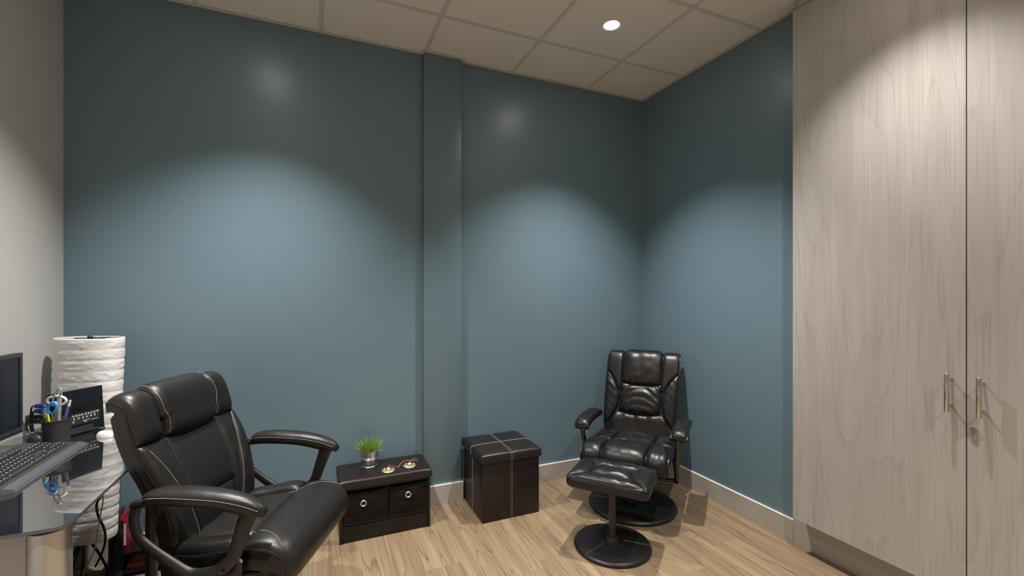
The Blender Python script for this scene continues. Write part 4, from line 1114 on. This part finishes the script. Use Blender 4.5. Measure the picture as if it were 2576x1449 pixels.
loop('bulldog_clip', 'silver wire clip leaning at the top of the pen holder', 'stationery', off(0.010, 0.190, -0.01), 0.010, 0.028, 0.45, M['silver'], 0.0028, (-0.01, 0.0, -0.12))

# display plugs and cables between monitor and pen holder
def plug(label, loc, m, rz, s=1.0, cab=None):
    t = thing('cable_plug', label, 'cable plug', loc, rz)
    box('plug_body', (-0.016*s, -0.009, -0.008), (0.016*s, 0.009, 0.008), m, t, 0.003)
    box('plug_tip', (0.016*s, -0.006, -0.004), (0.026*s, 0.006, 0.004), M['silver'], t, 0.001)
    if cab: tube('plug_cable', cab, 0.003, M['wire'], t, 8)
a_r = math.radians(-23.5)
def campt(px, py, fw):
    """a room point seen at that place of the photograph, fw metres deep (layout helper)"""
    r_ = (px-1288)/1128.2*fw
    return Vector((r_*math.cos(YAW)+fw*math.sin(YAW), fw*math.cos(YAW)-r_*math.sin(YAW), HC-(py-737.8)/1128.2*fw))
pb = campt(100, 1024, 1.80)
plug('navy display plug with a thick black cable behind the monitor, upper', tuple(campt(101, 1021, 1.80)), M['navy'], a_r, 1.0, [(-0.016, 0, 0), (-0.032, 0, -0.004), (-0.038, 0, -0.03), (-0.040, 0, -0.075), (-0.034, 0.0, -0.11)])
plug('navy display plug with a black cable behind the monitor, lower', tuple(campt(99, 1034, 1.80)), M['navy'], a_r, 1.0, [(-0.016, 0, 0), (-0.026, 0, -0.006), (-0.030, 0, -0.04), (-0.022, 0.0, -0.09)])
plug('black cable plug above the mouse, upper of two', tuple(campt(100, 1048, 1.82)), M['wire'], a_r+0.2, 1.0, [(-0.016, 0, 0), (-0.03, 0, -0.003), (-0.045, 0, -0.02), (-0.05, 0, -0.05)])
plug('black cable plug above the mouse, lower of two', tuple(campt(101, 1060, 1.82)), M['wire'], a_r+0.2, 1.0, [(-0.016, 0, 0), (-0.03, 0.0, -0.001), (-0.05, 0.01, 0.003), (-0.06, 0.02, -0.02), (-0.055, 0.02, -0.05)])
ad_ = thing('power_adapter', 'black power adapter plugged in low behind the monitor edge', 'adapter', tuple(campt(78, 1056, 1.86)), a_r)
box('housing', (-0.014, -0.012, -0.02), (0.014, 0.012, 0.02), M['bezel'], ad_, 0.004)
tube('adapter_cable', [(0.0, 0.0, 0.02), (0.012, 0.0, 0.032), (0.05, 0.0, 0.02), (0.07, 0.0, -0.005)], 0.002, M['wire'], ad_, 8)

lc_ = tube('laptop_cable', [tuple(campt(134, 1106, 1.70)), tuple(campt(160, 1098, 1.74)), tuple(campt(200, 1086, 1.80)), tuple(campt(240, 1077, 1.86)), tuple(campt(262, 1074, 1.87)), tuple(campt(258, 1084, 1.84)), tuple(campt(246, 1096, 1.81))], 0.0028, M['wire'], None, 8)
tag(lc_, 'black cable running across the desk in front of the upright laptop', 'cable')

wm = thing('white_mouse', 'small white mouse on the desk beside the upright laptop', 'mouse', (-0.785, 2.318, DZ+0.0002), math.radians(-30))
bm = bmesh.new(); rings = []
for i in range(N1):
    f = i/N1*PI/2
    rings.append([bm.verts.new((0.036*math.cos(f)**0.6*math.cos(2*PI*k/N2), 0.021*math.cos(f)**0.6*math.sin(2*PI*k/N2), 0.022*math.sin(f))) for k in range(N2)])
tp = bm.verts.new((0, 0, 0.022))
for i in range(N1-1):
    for k in range(N2): bm.faces.new((rings[i][k], rings[i][(k+1) % N2], rings[i+1][(k+1) % N2], rings[i+1][k]))
for k in range(N2): bm.faces.new((rings[N1-1][k], rings[N1-1][(k+1) % N2], tp))
bm.faces.new(rings[0])
link('shell', mesh_from(bm), M['white_p'], wm)
tube('cable', [(0.034, 0, 0.006), (0.07, 0.01, 0.003), (0.10, 0.0, 0.003), (0.13, 0.03, 0.003)], 0.0016, M['wire'], wm, 6)

# ------------------------------------------------------------------ paper floor lamp
fl = thing('floor_lamp', 'tall white rice paper floor lamp standing behind the desk', 'floor lamp', (-0.975, 2.632, 0))
RXx, RYy = 0.142, 0.075; LZ0, LZ1 = 0.225, 1.128
bm = bmesh.new(); NR, NS = 190, 72; rings = []
aw = -YAW
for j in range(NR+1):
    f = j/NR; z = LZ0+(LZ1-LZ0)*f
    ph_ = (z-LZ0)/0.0475; g = abs(math.sin(PI*ph_))
    ring = []
    for k in range(NS):
        a = 2*PI*k/NS
        nz = (noise.noise(Vector((math.cos(a)*3, math.sin(a)*3, z*16)))*0.0018+noise.noise(Vector((math.cos(a)*9, math.sin(a)*9, z*70)))*0.0022)*g
        rr_ = 1.0+(0.026*(g**0.35)-0.026)
        ex_ = (RXx*rr_+nz)*math.copysign(abs(math.cos(a))**0.85, math.cos(a)); ey_ = (RYy*rr_+nz)*math.copysign(abs(math.sin(a))**0.85, math.sin(a))
        tw = -0.004*math.cos(a)*math.sin(PI*f)
        x_ = ex_*math.cos(aw)-ey_*math.sin(aw); y_ = ex_*math.sin(aw)+ey_*math.cos(aw)
        lean = 0.036*(f-0.0)
        ring.append(bm.verts.new((x_+lean*0.917, y_-lean*0.398, z+tw)))
    rings.append(ring)
for A, B in zip(rings[:-1], rings[1:]):
    for k in range(NS): bm.faces.new((A[k], A[(k+1) % NS], B[(k+1) % NS], B[k]))
sh = link('lamp_shade', mesh_from(bm, True, 180), M['paper'], fl, label='pleated crinkled white paper shade')
sm_ = sh.modifiers.new('s', 'SOLIDIFY'); sm_.thickness = 0.0015
cx_, cy_ = 0.036*0.917, -0.036*0.398
tube('frame_pole', [(0, 0, 0.02), (0.01, -0.004, 0.3), (cx_, cy_, LZ1-0.005)], 0.006, M['wire'], fl, 8)
bm = bmesh.new()
for a in (0, PI/3, 2*PI/3):
    d = Vector((math.cos(a+aw)*0.07, math.sin(a+aw)*0.07, 0))
    bm_tube(bm, [Vector((cx_, cy_, LZ1-0.004))-d, Vector((cx_, cy_, LZ1-0.004))+d], 0.0022, 6)
link('top_spider', mesh_from(bm), M['wire'], fl, label='thin black wire spider at the shade top')
lathe('finial', [(0, 0), (0.008, 0), (0.010, 0.006), (0.006, 0.012), (0, 0.013)], M['wire'], fl, 14, c=(cx_, cy_, LZ1-0.004))
for k in range(3):
    a = 2*PI*k/3+0.4
    tube('leg', [(0.01, -0.004, 0.24), (0.06*math.cos(a), 0.06*math.sin(a), 0.12), (0.10*math.cos(a), 0.08*math.sin(a), 0.006)], 0.005, M['wire'], fl, 8)
lathe('base', [(0, 0.0), (0.105, 0.0), (0.105, 0.012), (0.1, 0.016), (0, 0.018)], M['wire'], fl, 32)

# ------------------------------------------------------------------ file rack behind the chair
rk = thing('file_rack', 'black and maroon paper tray rack on the floor behind the office chair', 'rack', (-0.885, 2.64, 0))
rw, rd, rh = 0.24, 0.165, 0.27
prism('side_panel', [(0, 0), (0.008, 0), (0.008, rd), (0, rd)], 0.0, rh, M['maroon'], rk, bevel=0.001)
prism('side_panel', [(rw-0.008, 0), (rw, 0), (rw, rd), (rw-0.008, rd)], 0.0, rh*0.9, M['maroon'], rk, bevel=0.001)
box('front_panel', (0.0085, 0.0, 0.0), (0.055, 0.006, rh-0.002), M['gloss'], rk, 0.001)
for k, z_ in enumerate((0.02, 0.10)):
    tr = box('tray', (0.0085, 0.004, z_), (rw-0.0085, rd, z_+0.005), M['gloss'], rk, 0.001)
    box('tray_lip', (0.06, -0.004, z_+0.0002), (rw-0.012, 0.0035, z_+0.016), M['gloss'], tr, 0.001)
fd = thing('folder', 'red card folder with white papers standing in the tray rack', 'folder', (-0.852, 2.68, 0.1055))
box('cover', (0, 0, 0), (0.004, 0.10, 0.165), M['red'], fd, 0.0005)
box('cover', (0.022, 0, 0), (0.026, 0.10, 0.150), M['red'], fd, 0.0005)
box('spine', (0, -0.004, 0), (0.026, -0.0005, 0.160), M['red'], fd, 0.0005)
box('label_slip', (0.006, -0.0062, 0.03), (0.022, -0.0045, 0.130), M['paperwhite'], fd, label='white paper slip on the folder spine')
b3 = box('booklet', (0, 0, 0), (0.15, 0.12, 0.018), M['orange'], None, 0.001); b3.location = (-0.825, 2.665, 0.0255)
tag(b3, 'orange-red booklet lying in the bottom tray of the rack', 'booklet')

# cables hanging from the desk
ck = tube('hanging_cable', [tuple(campt(p[0], p[1], f)) for p, f in (((252, 1250), 1.75), ((243, 1270), 1.78), ((248, 1300), 1.85), ((262, 1330), 1.9), ((265, 1360), 1.95), ((255, 1395), 2.02), ((240, 1425), 2.1))], 0.0045, M['wire'], None, 8)
tag(ck, 'thick black cable hanging from the desk in front of the paper lamp', 'cable')
cg = tube('hanging_cable', [tuple(campt(p[0], p[1], f)) for p, f in (((257, 1238), 1.72), ((259, 1262), 1.72), ((252, 1300), 1.74), ((244, 1345), 1.78), ((240, 1375), 1.8), ((226, 1410), 1.85), ((212, 1435), 1.88), ((206, 1460), 1.9), ((204, 1478), 2.0))], 0.0022, M['cable_w'], None, 8)
tag(cg, 'thin grey cable hanging from the desk down to the floor', 'cable')
cp = tube('floor_cable', [(-1.00, 2.50, 0.006), (-0.95, 2.56, 0.006), (-0.90, 2.58, 0.02), (-0.87, 2.60, 0.006), (-0.84, 2.56, 0.006), (-0.86, 2.50, 0.006), (-0.78, 2.46, 0.006)], 0.005, M['wire'], None, 8)
tag(cp, 'black power cable looping on the floor under the desk', 'cable')
pc = thing('power_brick', 'black power supply box on the floor below the desk', 'power supply', (-0.93, 2.28, 0), 0.3)
box('case', (-0.07, -0.04, 0.0), (0.07, 0.04, 0.05), M['plastic'], pc, 0.006)
box('socket_face', (0.0702, -0.02, 0.012), (0.072, 0.02, 0.038), M['gloss'], pc, 0.001)
